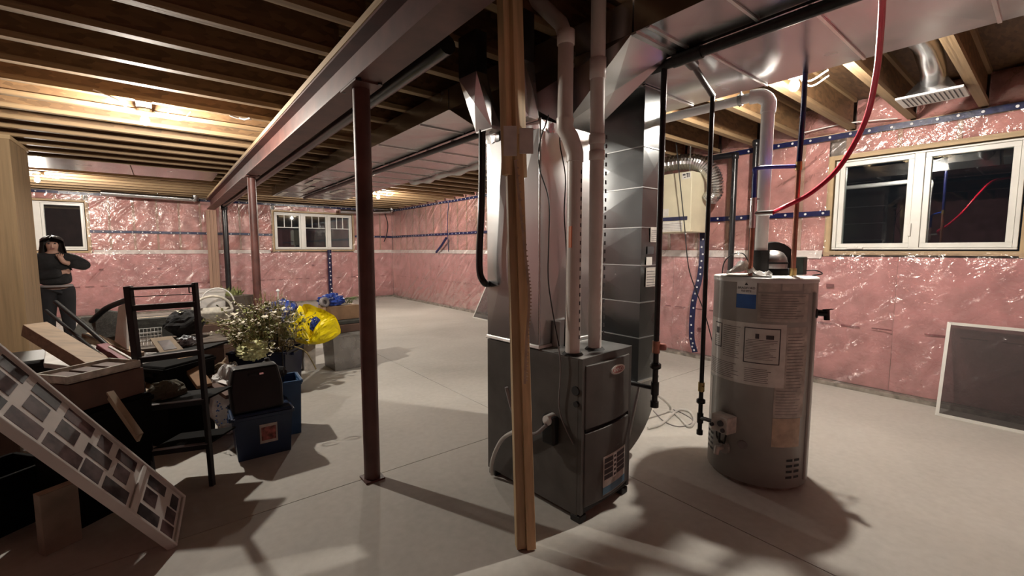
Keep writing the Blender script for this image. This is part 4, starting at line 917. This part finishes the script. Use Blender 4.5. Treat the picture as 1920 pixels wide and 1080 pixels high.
def tote(name, label, c, w, d, h, rz, mat, lid=None, group=None, taper=.9):
    t = thing(name, label, 'bin', (0, 0, 0), group); q = lambda s, z: [(-w/2*s, -d/2*s, z), (w/2*s, -d/2*s, z), (w/2*s, d/2*s, z), (-w/2*s, d/2*s, z)]
    m = MB(); a, b = q(taper, 0), q(1, h); m.add(a+b, [(3, 2, 1, 0)]+[(i, (i+1) % 4, 4+(i+1) % 4, 4+i) for i in range(4)])
    ai, bi_ = q(taper-.03, .01), q(.97, h); m.add(ai+bi_, [(0, 1, 2, 3)]+[(i, 4+i, 4+(i+1) % 4, (i+1) % 4) for i in range(4)])
    obj('body', m, mat, t, fix=False)
    rm = MB()
    for i in range(4): p_, n_ = Vector(q(1.02, h)[i]), Vector(q(1.02, h)[(i+1) % 4]); rm.bar(p_, n_, .022, .025)
    obj('rim', rm, mat, t, bevel=.004)
    for s in (-1, 1): obj('handle', MB().box(s*w*.52-.015, s*w*.52+.015, -d*.18, d*.18, h-.05, h-.015), mat, t, bevel=.006)
    if lid: obj('lid', MB().hexa([V(p) for p in q(1.03, h+.013)], [V(p) for p in q(.97, h+.03)]), lid, t, bevel=.005)
    place(t, c, rz); return t
def lump(r, fnc, nu=28, nv=16, seed=0, amp=.2, fr=2.2, flat=True):
    m = MB()
    def f(u, v):
        a = 2*math.pi*u; b = math.pi*v-math.pi/2; d = Vector((math.cos(b)*math.cos(a), math.cos(b)*math.sin(a), math.sin(b)))
        k = 1+amp*noise.noise(d*fr+Vector((seed, 0, 0)))+amp*.5*noise.noise(d*fr*2.7+Vector((0, seed, 0)))
        p = Vector((d.x*r[0]*k, d.y*r[1]*k, d.z*r[2]*k)); 
        return fnc(p)
    return m.grid(f, nu, nv, smooth=not flat)

# ------------------------------------------------------------------ collage frame, leaning low at the left
P0 = V((-.028, 2.597, .004)); Pu = at(0, 790, 1.65)
cu = (Pu-P0).normalized(); d0 = at(345, 932, 0)-P0; dd = at(345, 932, 1)-at(345, 932, 0)
ds = -d0.dot(cu)/dd.dot(cu); Pv = at(345, 932, ds); cw = (Pv-P0); WD = min(.40, cw.length); cw.normalize(); cn = cu.cross(cw).normalized()
if cn.dot(CP-P0) < 0: cn = -cn
LG = 1.22
print('collage', WD, ds, cu, cw)
cf = thing('collage_frame', 'long white photo collage frame propped at a slant in the foreground', 'picture frame', P0)
def CQ(s, w, n): return P0+cu*s+cw*w+cn*n
def cbox(s0, s1, w0, w1, n0, n1): return MB().hexa([CQ(s0, w0, n0), CQ(s1, w0, n0), CQ(s1, w1, n0), CQ(s0, w1, n0)], [CQ(s0, w0, n1), CQ(s1, w0, n1), CQ(s1, w1, n1), CQ(s0, w1, n1)])
obj('mat_board', cbox(.01, LG-.01, .01, WD-.01, -.012, 0), 'mat_white', cf)
fb = .016
for s0, s1, w0, w1 in ((0, LG, 0, fb), (0, LG, WD-fb, WD), (0, fb, fb, WD-fb), (LG-fb, LG, fb, WD-fb)): obj('frame_bar', cbox(s0, s1, w0, w1, -.03, .012), 'mat_white', cf, bevel=.003)
obj('divider_bar', cbox(.285, .31, fb, WD-fb, -.001, .010), 'mat_white', cf, bevel=.003)
ph = [(.035, .085, .62, .88), (.035, .10, .34, .58), (.03, .11, .08, .30), (.13, .25, .70, .90), (.17, .25, .38, .64), (.13, .26, .10, .30),
      (.34, .46, .72, .92), (.36, .44, .40, .66), (.33, .47, .10, .32), (.50, .57, .68, .92), (.47, .61, .42, .62), (.49, .59, .10, .36),
      (.61, .76, .72, .92), (.66, .76, .40, .66), (.60, .78, .10, .32), (.80, .93, .72, .92), (.82, .92, .40, .66), (.80, .95, .10, .32), (.97, 1.1, .72, .92), (.98, 1.08, .40, .66), (.97, 1.12, .10, .32)]
for i, (a, b, c, d) in enumerate(ph): obj('photo', cbox(a, b, c*WD, d*WD, .0002, .0014), PHOTO[i % 5], cf)

# dark bins of the heap; the first stands in for shade below the frame
tote('storage_bin', 'added black bin standing in for shade under the collage frame', G(-70, 2.15), .36, .30, .30, R(38), 'vblack')  # added near-black bin covers lit floor, its colour stands for the shade there
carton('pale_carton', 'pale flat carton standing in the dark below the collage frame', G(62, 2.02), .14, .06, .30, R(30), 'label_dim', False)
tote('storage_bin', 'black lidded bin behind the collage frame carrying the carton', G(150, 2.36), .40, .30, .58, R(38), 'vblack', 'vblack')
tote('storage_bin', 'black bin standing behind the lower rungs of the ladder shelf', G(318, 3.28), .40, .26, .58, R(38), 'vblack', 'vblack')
tote('storage_bin', 'dark bin deep in the heap below the grey cushion', (-.86, 4.95, 0), .62, .5, .60, R(4), 'blackp', 'blackp')
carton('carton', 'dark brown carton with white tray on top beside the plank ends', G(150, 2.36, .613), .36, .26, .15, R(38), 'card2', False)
# white moulded tray on the carton
t = thing('moulded_tray', 'off-white moulded tray lying on the dark brown carton', 'tray', (0, 0, 0))
m = MB().box(-.24, .24, -.16, .16, 0, .008).box(-.24, .24, -.16, -.145, .008, .045).box(-.24, .24, .145, .16, .008, .045).box(-.24, -.225, -.145, .145, .008, .045).box(.225, .24, -.145, .145, .008, .045)
obj('tray_body', m, 'ivory', t, bevel=.004)
for k in range(3): obj('tray_pocket', MB().box(-.20+.14*k, -.09+.14*k, -.12, .12, .008, .03), 'card2', t, bevel=.006)
place(t, G(150, 2.36, .766), R(38)); t.scale = (.74, .74, .9)
tag(obj('pale_board', MB().bar(at(206, 735, 2.30), at(262, 815, 2.22), .03, .012, (0, 0, 1)).bar(at(206, 742, 2.31), at(262, 822, 2.23), .012, .05, (0, 0, 1)), 'cardl'), 'narrow pale board slanting down beside the dark carton', 'board')
# foam pieces and small carton further left
tag(obj('foam_block', MB().hexa([at(82, 690, 3.1), at(165, 700, 3.0), at(162, 672, 3.3), at(88, 650, 3.35)], [p+V((0, 0, .035)) for p in (at(82, 690, 3.1), at(165, 700, 3.0), at(162, 672, 3.3), at(88, 650, 3.35))]), 'foam', bevel=.006), 'white foam slab behind the planks left of the carton', 'foam')
carton('carton', 'small brown carton in front of the white foam slab', (-.98, 4.35, .0), .28, .22, .66, R(15), 'card2', False)
carton('carton', 'plain dark carton at the left edge beneath the partition corner', (-1.55, 5.35, 0), .62, .4, .72, R(5), 'card2', False)
# lumber
def plank(p, q, w, h, label, mat='tanwood', up=(0, 0, 1)): return tag(obj('plank', MB().bar(p, q, w, h, up), mat, bevel=.003), label, 'board', 'loose planks in the heap')
M['tanwood'] = wood('tan_lumber', (.24, .165, .10), 'x', .15)
plank(at(64, 616, 3.05), at(248, 728, 2.86), .13, .085, 'broad tan plank slanting down in front of the partition corner')
plank(at(162, 630, 3.42), at(262, 668, 3.32), .07, .055, 'upper tan plank whose end rests near the ladder shelf')
plank(at(176, 668, 3.20), at(262, 726, 3.10), .08, .05, 'lower tan plank below the dark red case')
tag(obj('red_case', MB().bar(at(190, 648, 3.30), at(245, 684, 3.22), .07, .04, (0, 0, 1)), 'maroon', bevel=.006), 'dark red case wedged between two tan planks', 'case')
tag(obj('white_rail', MB().bar(at(205, 650, 3.24), at(258, 680, 3.16), .014, .012), 'foam'), 'thin white rail lying over the dark red case', 'rail')
# dark chair / cushion
t = thing('folded_chair', 'charcoal padded folding chair tipped over on the heap', 'chair', at(170, 640, 3.7))
q = [at(128, 636, 3.7), at(215, 640, 3.5), at(208, 588, 3.75), at(150, 592, 3.95)]; nn = (q[1]-q[0]).cross(q[3]-q[0]).normalized()
obj('cushion', MB().hexa(q, [p-nn*.08 for p in q]), 'greyc', t, bevel=.025)
q = [at(178, 640, 3.6), at(238, 632, 3.4), at(225, 582, 3.6), at(176, 576, 3.8)]
obj('back_pad', MB().hexa(q, [p-nn*.06 for p in q]), 'greyc', t, bevel=.02)
obj('frame_tube', MB().tube([at(104, 566, 3.5), at(160, 612, 3.4), at(215, 660, 3.3)], .016, 8).tube([at(86, 582, 3.6), at(130, 618, 3.45), at(190, 668, 3.2)], .012, 8), 'blackp', t)
obj('frame_tube', MB().tube(smooth_path([at(172, 602, 3.6), at(200, 578, 3.5), at(238, 562, 3.4)], 5), .022, 8), 'blackp', t)
obj('leg', MB().tube([at(215, 660, 3.3), V((at(215, 660, 3.3).x, at(215, 660, 3.3).y, .62))], .014, 8), 'blackp', t)
tag(obj('small_picture', MB().hexa([at(215, 640, 3.35), at(238, 655, 3.3), at(236, 568, 3.4), at(222, 575, 3.4)], [p+FW*.02 for p in (at(215, 640, 3.35), at(238, 655, 3.3), at(236, 568, 3.4), at(222, 575, 3.4))]), 'mat_white'), 'narrow framed print standing left of the ladder shelf', 'picture frame')

# ------------------------------------------------------------------ black ladder shelf
ls = thing('ladder_shelf', 'black metal ladder shelf standing askew in front of the heap', 'shelf', (0, 3.3, 0))
LT, LB, RT2, RB = at(240, 537, 2.62), at(287, 921, 2.62), at(365, 530, 2.69), at(398, 903, 2.69)
LB.z = max(.002, LB.z*0+.002); RB.z = .002
def lerp(a, b, t): return a+(b-a)*t
for a, b in ((LT, LB), (RT2, RB)): obj('upright', MB().bar(a, b, .024 if a is RT2 else .040, .03, FW), 'blackp', ls, bevel=.003)
def yl(a, b, y):    # param where upright crosses image row y
    f = lambda p: 540-FPX*((p-CP).dot(UP))/((p-CP).dot(FW)); lo, hi = 0, 1
    for _ in range(30):
        m_ = (lo+hi)/2
        if f(lerp(a, b, m_)) < y: lo = m_
        else: hi = m_
    return lerp(a, b, lo)
for y1_, y2_, h in ((540, 534, .014), (574, 566, .03), (672, 656, .03), (762, 748, .03), (846, 831, .03)):
    a, b = yl(LT, LB, y1_), yl(RT2, RB, y2_); fl_ = V((FW.x, FW.y, 0)).normalized()
    r_ = obj('shelf_bar', MB().bar(a+V((0, 0, -h/2)), b+V((0, 0, -h/2)), .03, h), 'blackp', ls, bevel=.002)
    if y1_ > 600: obj('shelf_board', MB().hexa([a+V((0, 0, -.012)), b+V((0, 0, -.012)), b+fl_*.26+V((0, 0, -.012)), a+fl_*.26+V((0, 0, -.012))], [a, b, b+fl_*.26, a+fl_*.26]), pm('shelf_black', (.006, .006, .006), .8, spec=.1), ls)
    obj('lip_highlight', MB().bar(a+V((0, 0, .002)), b+V((0, 0, .002)), .03, .004), 'greyhem', r_)  # thin grey lip paints the highlight along the black bar's top edge
a, b = yl(LT, LB, 557), yl(RT2, RB, 551); obj('wire_rail', MB().tube([a, b], .003, 6), 'black', ls)
obj('wall_bracket', MB().tube([RT2+V((-.03, 0, -.015)), RT2+V((-.03, 0, -.06)), RT2+V((-.005, 0, -.06))], .004, 6), 'black', ls)

# ------------------------------------------------------------------ things behind the ladder shelf
cb = thing('low_cabinet', 'dark brown low cabinet buried in the heap behind the ladder shelf', 'cabinet', (.12, 5.0, 0))
obj('body', box(-.42, .40, 4.75, 5.25, 0, .60), 'card2', cb, bevel=.004); obj('top', box(-.45, .43, 4.72, 5.28, .60, .625), 'planter', cb, bevel=.003)
for k in range(2): dr = obj('drawer_front', box(-.40, .38, 4.738, 4.749, .06+.26*k, .30+.26*k), 'card2', cb); obj('drawer_knob', MB().lathe([(.014, 0), (.012, .02)], (.11, 4.738, .18+.26*k), 10, axis=(0, -1, 0)), 'brass', dr)
# white wire basket
wb = thing('wire_basket', 'white wire basket on the low cabinet behind the ladder shelf', 'basket', (-.22, 4.95, .63))
m = MB()
for k in range(15): x = -.40+.36*k/14; m.tube([(x, 4.82, .63), (x, 4.80, .74)], .0022, 5).tube([(x, 5.10, .63), (x, 5.12, .74)], .0022, 5).tube([(x, 4.82, .632), (x, 5.10, .632)], .0022, 5)
for z in (.632, .67, .705, .74): m.tube([(-.40, 4.81, z), (-.04, 4.81, z), (-.04, 5.11, z), (-.40, 5.11, z), (-.40, 4.81, z)], .003, 5)
obj('wire_cage', m, 'foam', wb)
tag(obj('duffel_bag', lump((.15, .13, .12), lambda p: V((.13, 5.06, .765))+p, seed=3, amp=.22), 'cloth'), 'limp black bag on the low cabinet right of the wire basket', 'bag')
carton('flat_carton', 'dark grey flat box behind the limp black bag', (.02, 5.44, .0), .50, .22, .80, R(0), 'greyc', False)
pf = thing('framed_print', 'tan framed print lying tilted behind the ladder shelf', 'picture frame', at(320, 664, 2.8))
q = [at(303, 666, 2.73), at(348, 659, 2.77), at(322, 630, 2.92), at(281, 634, 2.90)]; nn = (q[1]-q[0]).cross(q[3]-q[0]).normalized()
obj('backing', MB().hexa(q, [p-nn*.02 for p in q]), 'cardl', pf)
cc = sum(q, V((0, 0, 0)))/4; q2 = [cc+(p-cc)*.55+nn*.001 for p in q]; obj('picture', MB().hexa(q2, [p+nn*.001 for p in q2]), PHOTO[1], pf)
tag(obj('patterned_bag', lump((.09, .08, .06), lambda p: at(350, 640, 2.90)+p*.62, seed=9, amp=.35), pm('blue_pattern', (.34, .38, .42), .5, 0, .9, 30)), 'small blue and white patterned bag right of the tan framed print', 'bag')
tag(obj('dark_hat', lump((.11, .10, .035), lambda p: at(322, 690, 3.30)+p*1.0, seed=4, amp=.1), 'cloth'), 'round flat black hat on the black bin behind the ladder shelf', 'hat')
tag(obj('khaki_bag', lump((.10, .085, .075), lambda p: at(312, 735, 2.80)+p, seed=14, amp=.2), pm('khaki', (.085, .075, .05), .9, 0, .2, 8, .4, 30)), 'slumped khaki bag on a lower board of the ladder shelf', 'bag')
plank(at(346, 672, 3.42), at(384, 724, 3.25), .10, .03, 'brown board slanting behind the right upright of the ladder shelf', 'card')
plank(at(258, 716, 3.2), at(290, 748, 3.05), .10, .04, 'short tan board end left of the khaki bag')
tag(obj('packing_paper', MB().grid(lambda u, v: at(258+55*u, 690-30*v, 3.3+.2*v)+V((0, 0, .03*fn((u*5, v*5, 3)))), 10, 8, smooth=False), 'filmy'), 'crumpled clear packing film behind the ladder shelf', 'wrap')
# black bag right of the shelf and clear tubs behind
tag(obj('bin_bag', lump((.15, .15, .22), lambda p: G(398, 3.75, .22)+V((p.x, p.y, max(-.215, p.z))), seed=22, amp=.16), 'cloth'), 'black sack slumped between the ladder shelf and the flowers', 'bag')
t = tote('clear_tub', 'tall clear plastic tub at the back of the heap by the far wall', (.42, 6.4, 0), .30, .3, .96, 0, 'filmy')
# ivory basket with handles
IX, IY = G(392, 4.95).xy
ib = thing('gift_basket', 'ivory basket with a looped handle beside the flowers', 'basket', (IX, IY, .62))
obj('basket_body', MB().lathe([(.15, 0), (.20, .12), (.205, .15), (.19, .15), (.14, .02)], (IX, IY, .62), 20), 'ivory', ib)
obj('handle', MB().tube([(IX+.19*math.cos(R(a)), IY, .75+.17*math.sin(R(a))) for a in range(0, 181, 12)], .014, 8), 'ivory', ib)
obj('handle', MB().tube([(IX+.06+.17*math.cos(R(a)), IY+.12, .80+.20*math.sin(R(a))) for a in range(0, 181, 12)], .008, 8), 'foam', ib)
carton('planter_box', 'brown box holding greenery behind the ivory basket', G(421, 5.75), .46, .40, .84, R(35), 'planter', False)
m = MB()
for k in range(40):
    a = rnd.uniform(0, 6.28); r = rnd.uniform(.02, .24); x, y = G(421, 5.75).x+r*.8*math.cos(a), G(421, 5.75).y+r*.7*math.sin(a); h = rnd.uniform(.04, .14)
    m.add([(x-.02, y, .845), (x+.02, y, .845), (x+rnd.uniform(-.08, .08), y+rnd.uniform(-.05, .05), .845+h)], [(0, 1, 2)])
o = tag(obj('greenery', m, 'leaf'), 'dark trailing greenery on top of the brown box', 'plant', kind='stuff')
carton('carton', 'low brown box carrying the ivory basket', G(392, 4.95), .36, .36, .615, 0, 'card2', False)
# clear plastic bag + driftwood + papers on floor
tag(obj('clear_bag', lump((.10, .09, .20), lambda p: G(417, 3.95, .22)+V((p.x, p.y, max(-.21, p.z))), seed=31, amp=.2), 'filmy'), 'clear plastic bag hanging slack beside the navy bin', 'bag')
m = MB()
for a, b, c in (((392, 700), (415, 682), (440, 700)), ((395, 690), (420, 694), (443, 688)), ((402, 706), (412, 690), (425, 672))): m.tube(smooth_path([at(*a, 3.6), at(*b, 3.55), at(*c, 3.6)], 5), .014, 7)
tag(obj('driftwood', m, 'tanwood'), 'small knot of driftwood sticks left of the navy bin', 'wood')
plank(at(396, 706, 3.5), at(446, 740, 3.2), .16, .03, 'brown board under the driftwood with a paper on it', 'card2')
tag(obj('paper_card', MB().hexa([at(398, 714, 3.38), at(425, 722, 3.28), at(424, 715, 3.33), at(398, 703, 3.45)], [p+V((0, 0, .004)) for p in (at(398, 714, 3.38), at(425, 722, 3.28), at(424, 715, 3.33), at(398, 703, 3.45))]), 'white'), 'white card lying on the brown board', 'paper')
# dotted white bag
db = tag(obj('dotted_bag', lump((.13, .12, .27), lambda p: G(414, 3.34, .27)+V((p.x, p.y, max(-.262, p.z))), nu=36, nv=22, seed=41, amp=.2), 'dotb'), 'white plastic bag with blue print slumped behind the black case', 'bag')
m = MB()
for k in range(26):
    x, y = rnd.uniform(402, 438), rnd.uniform(745, 800); c = at(x, y, 3.18); m.lathe([(.006, 0), (.005, .003)], c, 7, axis=-FW)
o = obj('printed_dots', m, 'blue_st', db); o['kind'] = 'stuff'

# ------------------------------------------------------------------ totes and case in the middle
bt = tote('blue_tote', 'dark blue tote with a picture label in front of the flowers', (.50, 3.56, 0), .36, .34, .30, R(-2), 'tote', 'tote')
lab = obj('picture_label', MB().box(-.03, .08, -.1705, -.169, .10, .235), 'label2', bt); lab.matrix_parent_inverse = Matrix(); obj('label_picture', MB().box(-.02, .07, -.1715, -.1706, .12, .215), pm('label_art', (.22, .06, .05), .5, 0, .8, 30), lab)
tote('blue_tote', 'open blue tote behind the black case with its rim showing', (.69, 3.80, 0), .24, .26, .42, R(-4), 'tealt', None)
bc_ = thing('black_case', 'flat black carrying case with a slot handle on the blue tote', 'case', (.48, 3.50, .335))
m = MB(); w, h = .315, .30
pts = [(-w/2, 0), (w/2, 0), (w/2+.005, h*.55), (w/2-.02, h), (-w/2+.02, h), (-w/2-.008, h*.55)]
obj('shell', MB().prism(pts, 'y', -.06, .06).xf(lambda p: V((.47, 3.47, .332))+V((p.x, p.y+p.z*.22, p.z))), 'blackp', bc_, bevel=.018)
obj('handle_slot', MB().box(-.05, .05, -.064, -.058, h*.80, h*.86).xf(lambda p: V((.47, 3.47, .332))+V((p.x, p.y+p.z*.22, p.z))), 'rubber', bc_, bevel=.004)
obj('latch', MB().box(.02, .045, -.067, -.061, h*.81, h*.85).xf(lambda p: V((.47, 3.47, .332))+V((p.x, p.y+p.z*.22, p.z))), 'chrome', bc_)
tag(obj('black_bag', lump((.17, .10, .07), lambda p: G(480, 3.30, .488)+V((p.x, p.y, max(-.063, p.z))), seed=51, amp=.2), 'cloth'), 'black cloth bag behind the flat black case', 'bag')
t = thing('pump_bottle', 'small dark pump bottle on the black cloth bag', 'bottle', G(490, 3.28, .55)); c = G(490, 3.28, .545)
obj('bottle_body', MB().lathe([(.045, 0), (.05, .02), (.03, .05), (.015, .06)], c, 14), 'greyc', t); obj('cap', MB().lathe([(.018, .06), (.018, .075), (.008, .08)], c, 12), 'blackp', t)
tag(obj('grey_pad', MB().grid(lambda u, v: fz(500+58*u, 716-26*v-8*u, .10-.06*u)+V((0, 0, .01*fn((u*3, v*3, 8)))), 8, 5), 'greyc'), 'grey foam pad sticking out in front of the navy bin', 'pad')
wire('loose_cable', [fz(515, 716, .05), fz(530, 712, .01), fz(552, 700, .006), fz(566, 692, .006), fz(548, 690, .006)], .006, 'blackp', 'loose black cable on the floor before the navy bin')
wire('slim_cable', [V((.60, 3.62, .32)), V((.615, 3.60, .42)), V((.62, 3.60, .56))], .004, 'white', 'thin white cord beside the black case')
# wire hook whose curls fall as shadow
m = MB()
for s, c in ((1, (.0, 0)), (-1, (.05, .02))): m.tube([V((.70+.02*s, 3.78, .64))+V((.035*math.cos(R(a))*s+.04*s, 0, .07+.035*math.sin(R(a)))) for a in range(-150, 151, 20)], .004, 6)
m.tube([(.70, 3.78, .02), (.70, 3.78, .62), (.705, 3.78, .69)], .004, 6)
tag(obj('wire_stand', m, 'black'), 'thin black curled wire stand standing in the open blue tote', 'stand')

# ------------------------------------------------------------------ navy bin with dried flowers
NX, NY = G(491, 4.45).xy
nb_ = tote('navy_bin', 'navy blue bin filled with dried flowers', (NX, NY, 0), .56, .40, .42, R(-36), 'navy'); 
sq = obj('sticker', MB().box(-.02, .10, -.197, -.195, .22, .33), 'greyc', nb_); sq.matrix_parent_inverse = Matrix()
fb_ = thing('dried_flowers', 'wild bunch of dried cream flowers and grasses in the navy bin', 'flowers', (NX, NY, .3))
ms, ml, mp_, mg = MB(), MB(), MB(), MB()
for k in range(340):
    a = rnd.uniform(0, 6.28); r = rnd.uniform(0, .26); b = V((NX+.9*r*math.cos(a), NY+.7*r*math.sin(a), .38))
    out = V((math.cos(a), math.sin(a)*.8, 0))*rnd.uniform(.02, .34)*(r/.26+.25); h = rnd.uniform(.10, .36) if k % 3 else rnd.uniform(.3, .55)
    if k % 7 == 0: out *= 1.5
    if out.dot(RT) > 0: out = out-RT*out.dot(RT)*.5
    tip = b+out+V((0, 0, h)); mid = b+out*.4+V((0, 0, .06+h*.62)); pp = [b, mid, tip]
    ms.tube(pp, [.004, .0032, .002], 4, cap=False)
    for j in range(5):
        c = mid+(tip-mid)*rnd.random(); s_ = rnd.uniform(.018, .045); dv = V((rnd.uniform(-1, 1), rnd.uniform(-1, 1), rnd.uniform(-.3, 1))).normalized()*s_; sd = dv.cross(V((rnd.uniform(-1, 1), rnd.uniform(-1, 1), .3))).normalized()*s_*.4
        ml.add([c, c+dv*.5+sd, c+dv, c+dv*.5-sd], [(0, 1, 2, 3)])
    if k % 2 == 0:
        for j in range(rnd.randint(2, 7)):
            c = tip+V((rnd.uniform(-.03, .03), rnd.uniform(-.03, .03), rnd.uniform(-.06, .02))); s_ = rnd.uniform(.010, .024)
            for i in range(4):
                dv = V((math.cos(i*1.57+k), math.sin(i*1.57+k), rnd.uniform(-.2, .7)))*s_; sd = V((-dv.y, dv.x, 0))*.45; mp_.add([c, c+dv*.6+sd, c+dv, c+dv*.6-sd], [(0, 1, 2, 3)])
for k in range(120):
    a = rnd.gauss(0, .16); b = V((NX+.08+rnd.uniform(-.1, .1), NY+.12+rnd.uniform(-.1, .1), .4)); ms.tube([b, b+V((a*.5, rnd.uniform(-.05, .05), rnd.uniform(.35, .62)))], .0018, 3, cap=False)
for k in range(34):   # big cream blooms
    a = rnd.uniform(0, 6.28); c = V((NX-.04+.28*math.cos(a), NY-.06+.2*math.sin(a), rnd.uniform(.52, .86)))
    for i in range(7):
        dv = V((math.cos(i*.9), math.sin(i*.9), rnd.uniform(-.2, .8)))*.036; sd = V((-dv.y, dv.x, 0))*.5; mp_.add([c, c+dv*.6+sd, c+dv, c+dv*.6-sd], [(0, 1, 2, 3)])
def stf(n, m, mat): o = obj(n, m, mat, fb_, fix=False); o['kind'] = 'stuff'
stf('stems', ms, 'stem'); stf('leaves', ml, 'leaf'); stf('petals', mp_, 'petal')
o = obj('hydrangea_head', lump((.15, .11, .09), lambda p: V((NX-.13, NY-.16, .46))+p, 40, 24, seed=61, amp=.35, fr=6), 'hyd', fb_)
wire('trailing_stem', [V((NX+.2, NY-.16, .46)), V((NX+.31, NY-.24, .40)), V((NX+.37, NY-.27, .28)), V((NX+.40, NY-.29, .2))], .006, 'stem', 'single trailing flower stem hanging over the navy bin side', 'stem')

# ------------------------------------------------------------------ clear totes, boxes and yellow bag
tote('clear_bin', 'smoky clear plastic bin with boxes stacked on its lid', (1.74, 5.50, 0), .46, .40, .42, R(3), 'clearbin', 'clearbin')
tote('white_can', 'narrow pale bin beside the smoky clear bin', G(570, 5.18), .13, .16, .34, R(0), 'label2')
tag(obj('small_box', MB().box(1.08, 1.19, 5.55, 5.85, 0, .33), 'navy', bevel=.01), 'small dark box squeezed between navy bin and pale bin', 'box')
carton('brown_box', 'flat brown box lying on the clear bin lid', (1.74, 5.52, .455), .50, .38, .09, R(3), 'card2', False)
tag(obj('book', MB().box(1.52, 1.98, 5.36, 5.68, .55, .585), 'greyc', bevel=.003), 'dark flat book lying on the flat brown box', 'book')
carton('cardboard_box', 'plain cardboard box on top of the stack behind the yellow bag', (1.70, 5.62, .59), .40, .30, .17, R(4), 'card', False)
tag(obj('blue_tarp', lump((.15, .10, .075), lambda p: V((1.60, 5.60, .825))+V((p.x, p.y, max(-.06, p.z))), seed=71, amp=.4), 'blueb'), 'crumpled blue bag lying on the cardboard box', 'bag')
t = thing('roll_of_tape', 'small pale roll beside the crumpled blue bag', 'roll', (1.48, 5.5, .77)); obj('roll', MB().lathe([(.03, -.02), (.06, -.02), (.06, .02), (.03, .02), (.03, -.02)], (1.49, 5.47, .822), 18, axis=(.5, -1, .2)), 'greyhem', t)
m = MB()
for k in range(14): x = 1.78+rnd.uniform(-.06, .08); m.tube(smooth_path([(x, 5.62, .77), (x+rnd.uniform(-.04, .04), 5.6, .83), (x+rnd.uniform(.0, .10), 5.58, .80+rnd.uniform(0, .06))], 4), .004, 4)
tag(obj('green_twine', m, pm('pale_green', (.22, .27, .12), .8)), 'tangle of pale green twine on the cardboard box', 'twine')
# yellow bag: wide pouch with a pinched, open top
yb = thing('yellow_bag', 'bright yellow plastic bag resting on the bins', 'bag', G(581, 5.0, .36))
yc = G(581, 5.0, .36); yr = RT
def pw(x, P):
    for (a, za), (b, zb) in zip(P[:-1], P[1:]):
        if a <= x <= b: return za+(zb-za)*(x-a)/(b-a)
    return P[-1][1]
YB = [(-.32, .14), (-.12, .46), (-.06, .455), (.02, .42), (.12, .385), (.26, .31), (.32, .17)]
YF = [(-.32, .14), (-.12, .46), (-.085, .43), (.0, .11), (.05, .20), (.13, .30), (.27, .30), (.32, .17)]
yback = V((FW.x, FW.y, 0)).normalized()
def yside(s, seed):
    def f(u, v):
        x = -.32+.64*u; bot = .125*(abs(x)/.32)**2.4; tp = max(bot+.01, pw(x, YF if s > 0 else YB)); z = bot+(tp-bot)*v
        e = math.sin(math.pi*min(1, max(0, u)))**.55
        th = .15*e*(math.sin(math.pi*min(1, .08+.62*v))**.7)*(1-.55*v)
        th = max(.004, th+(.035*fn((u*4, v*3, seed))+.022*abs(fn((u*9+v*5, v*4, seed))))*e*min(1, v*5))
        return yc+yr*x+V((0, 0, z))-yback*th*s
    return f
obj('front_side', MB().grid(yside(1, 2.0), 26, 14, smooth=False), 'yellow', yb); obj('back_side', MB().grid(yside(-1, 7.0), 26, 14, smooth=False), 'yellow', yb)
obj('inner_blue', lump((.06, .05, .09), lambda p: yc+yr*.03+V((0, 0, .22))+p, seed=81, amp=.3), 'blueb', yb)
tag(obj('blue_sack', lump((.19, .14, .15), lambda p: G(524, 5.5, .66)+p, seed=91, amp=.3), 'blueb'), 'shiny blue sack behind the flowers left of the yellow bag', 'bag')
carton('carton', 'plain dark box under the shiny blue sack', G(524, 5.5), .42, .30, .51, R(30), 'card2', False)
t = thing('mop_handle', 'thin pale pole with a round knob standing behind the blue sack', 'pole', (1.32, 6.5, 0)); a = at(521, 545, 5.85); b = at(526, 640, 5.85)
obj('pole', MB().tube([V((b.x, b.y, .0)), a], .011, 8), 'pvc', t); obj('knob', MB().lathe([(.001, -.02), (.022, -.01), (.024, .005), (.001, .025)], a, 12), 'pvcw', t)
a = at(534, 562, 5.8); b = at(524, 600, 5.8); tag(obj('maroon_stick', MB().tube([a, b, V((b.x, b.y, .0))], .014, 8), 'maroon'), 'dark red stick leaning beside the pale pole', 'stick')
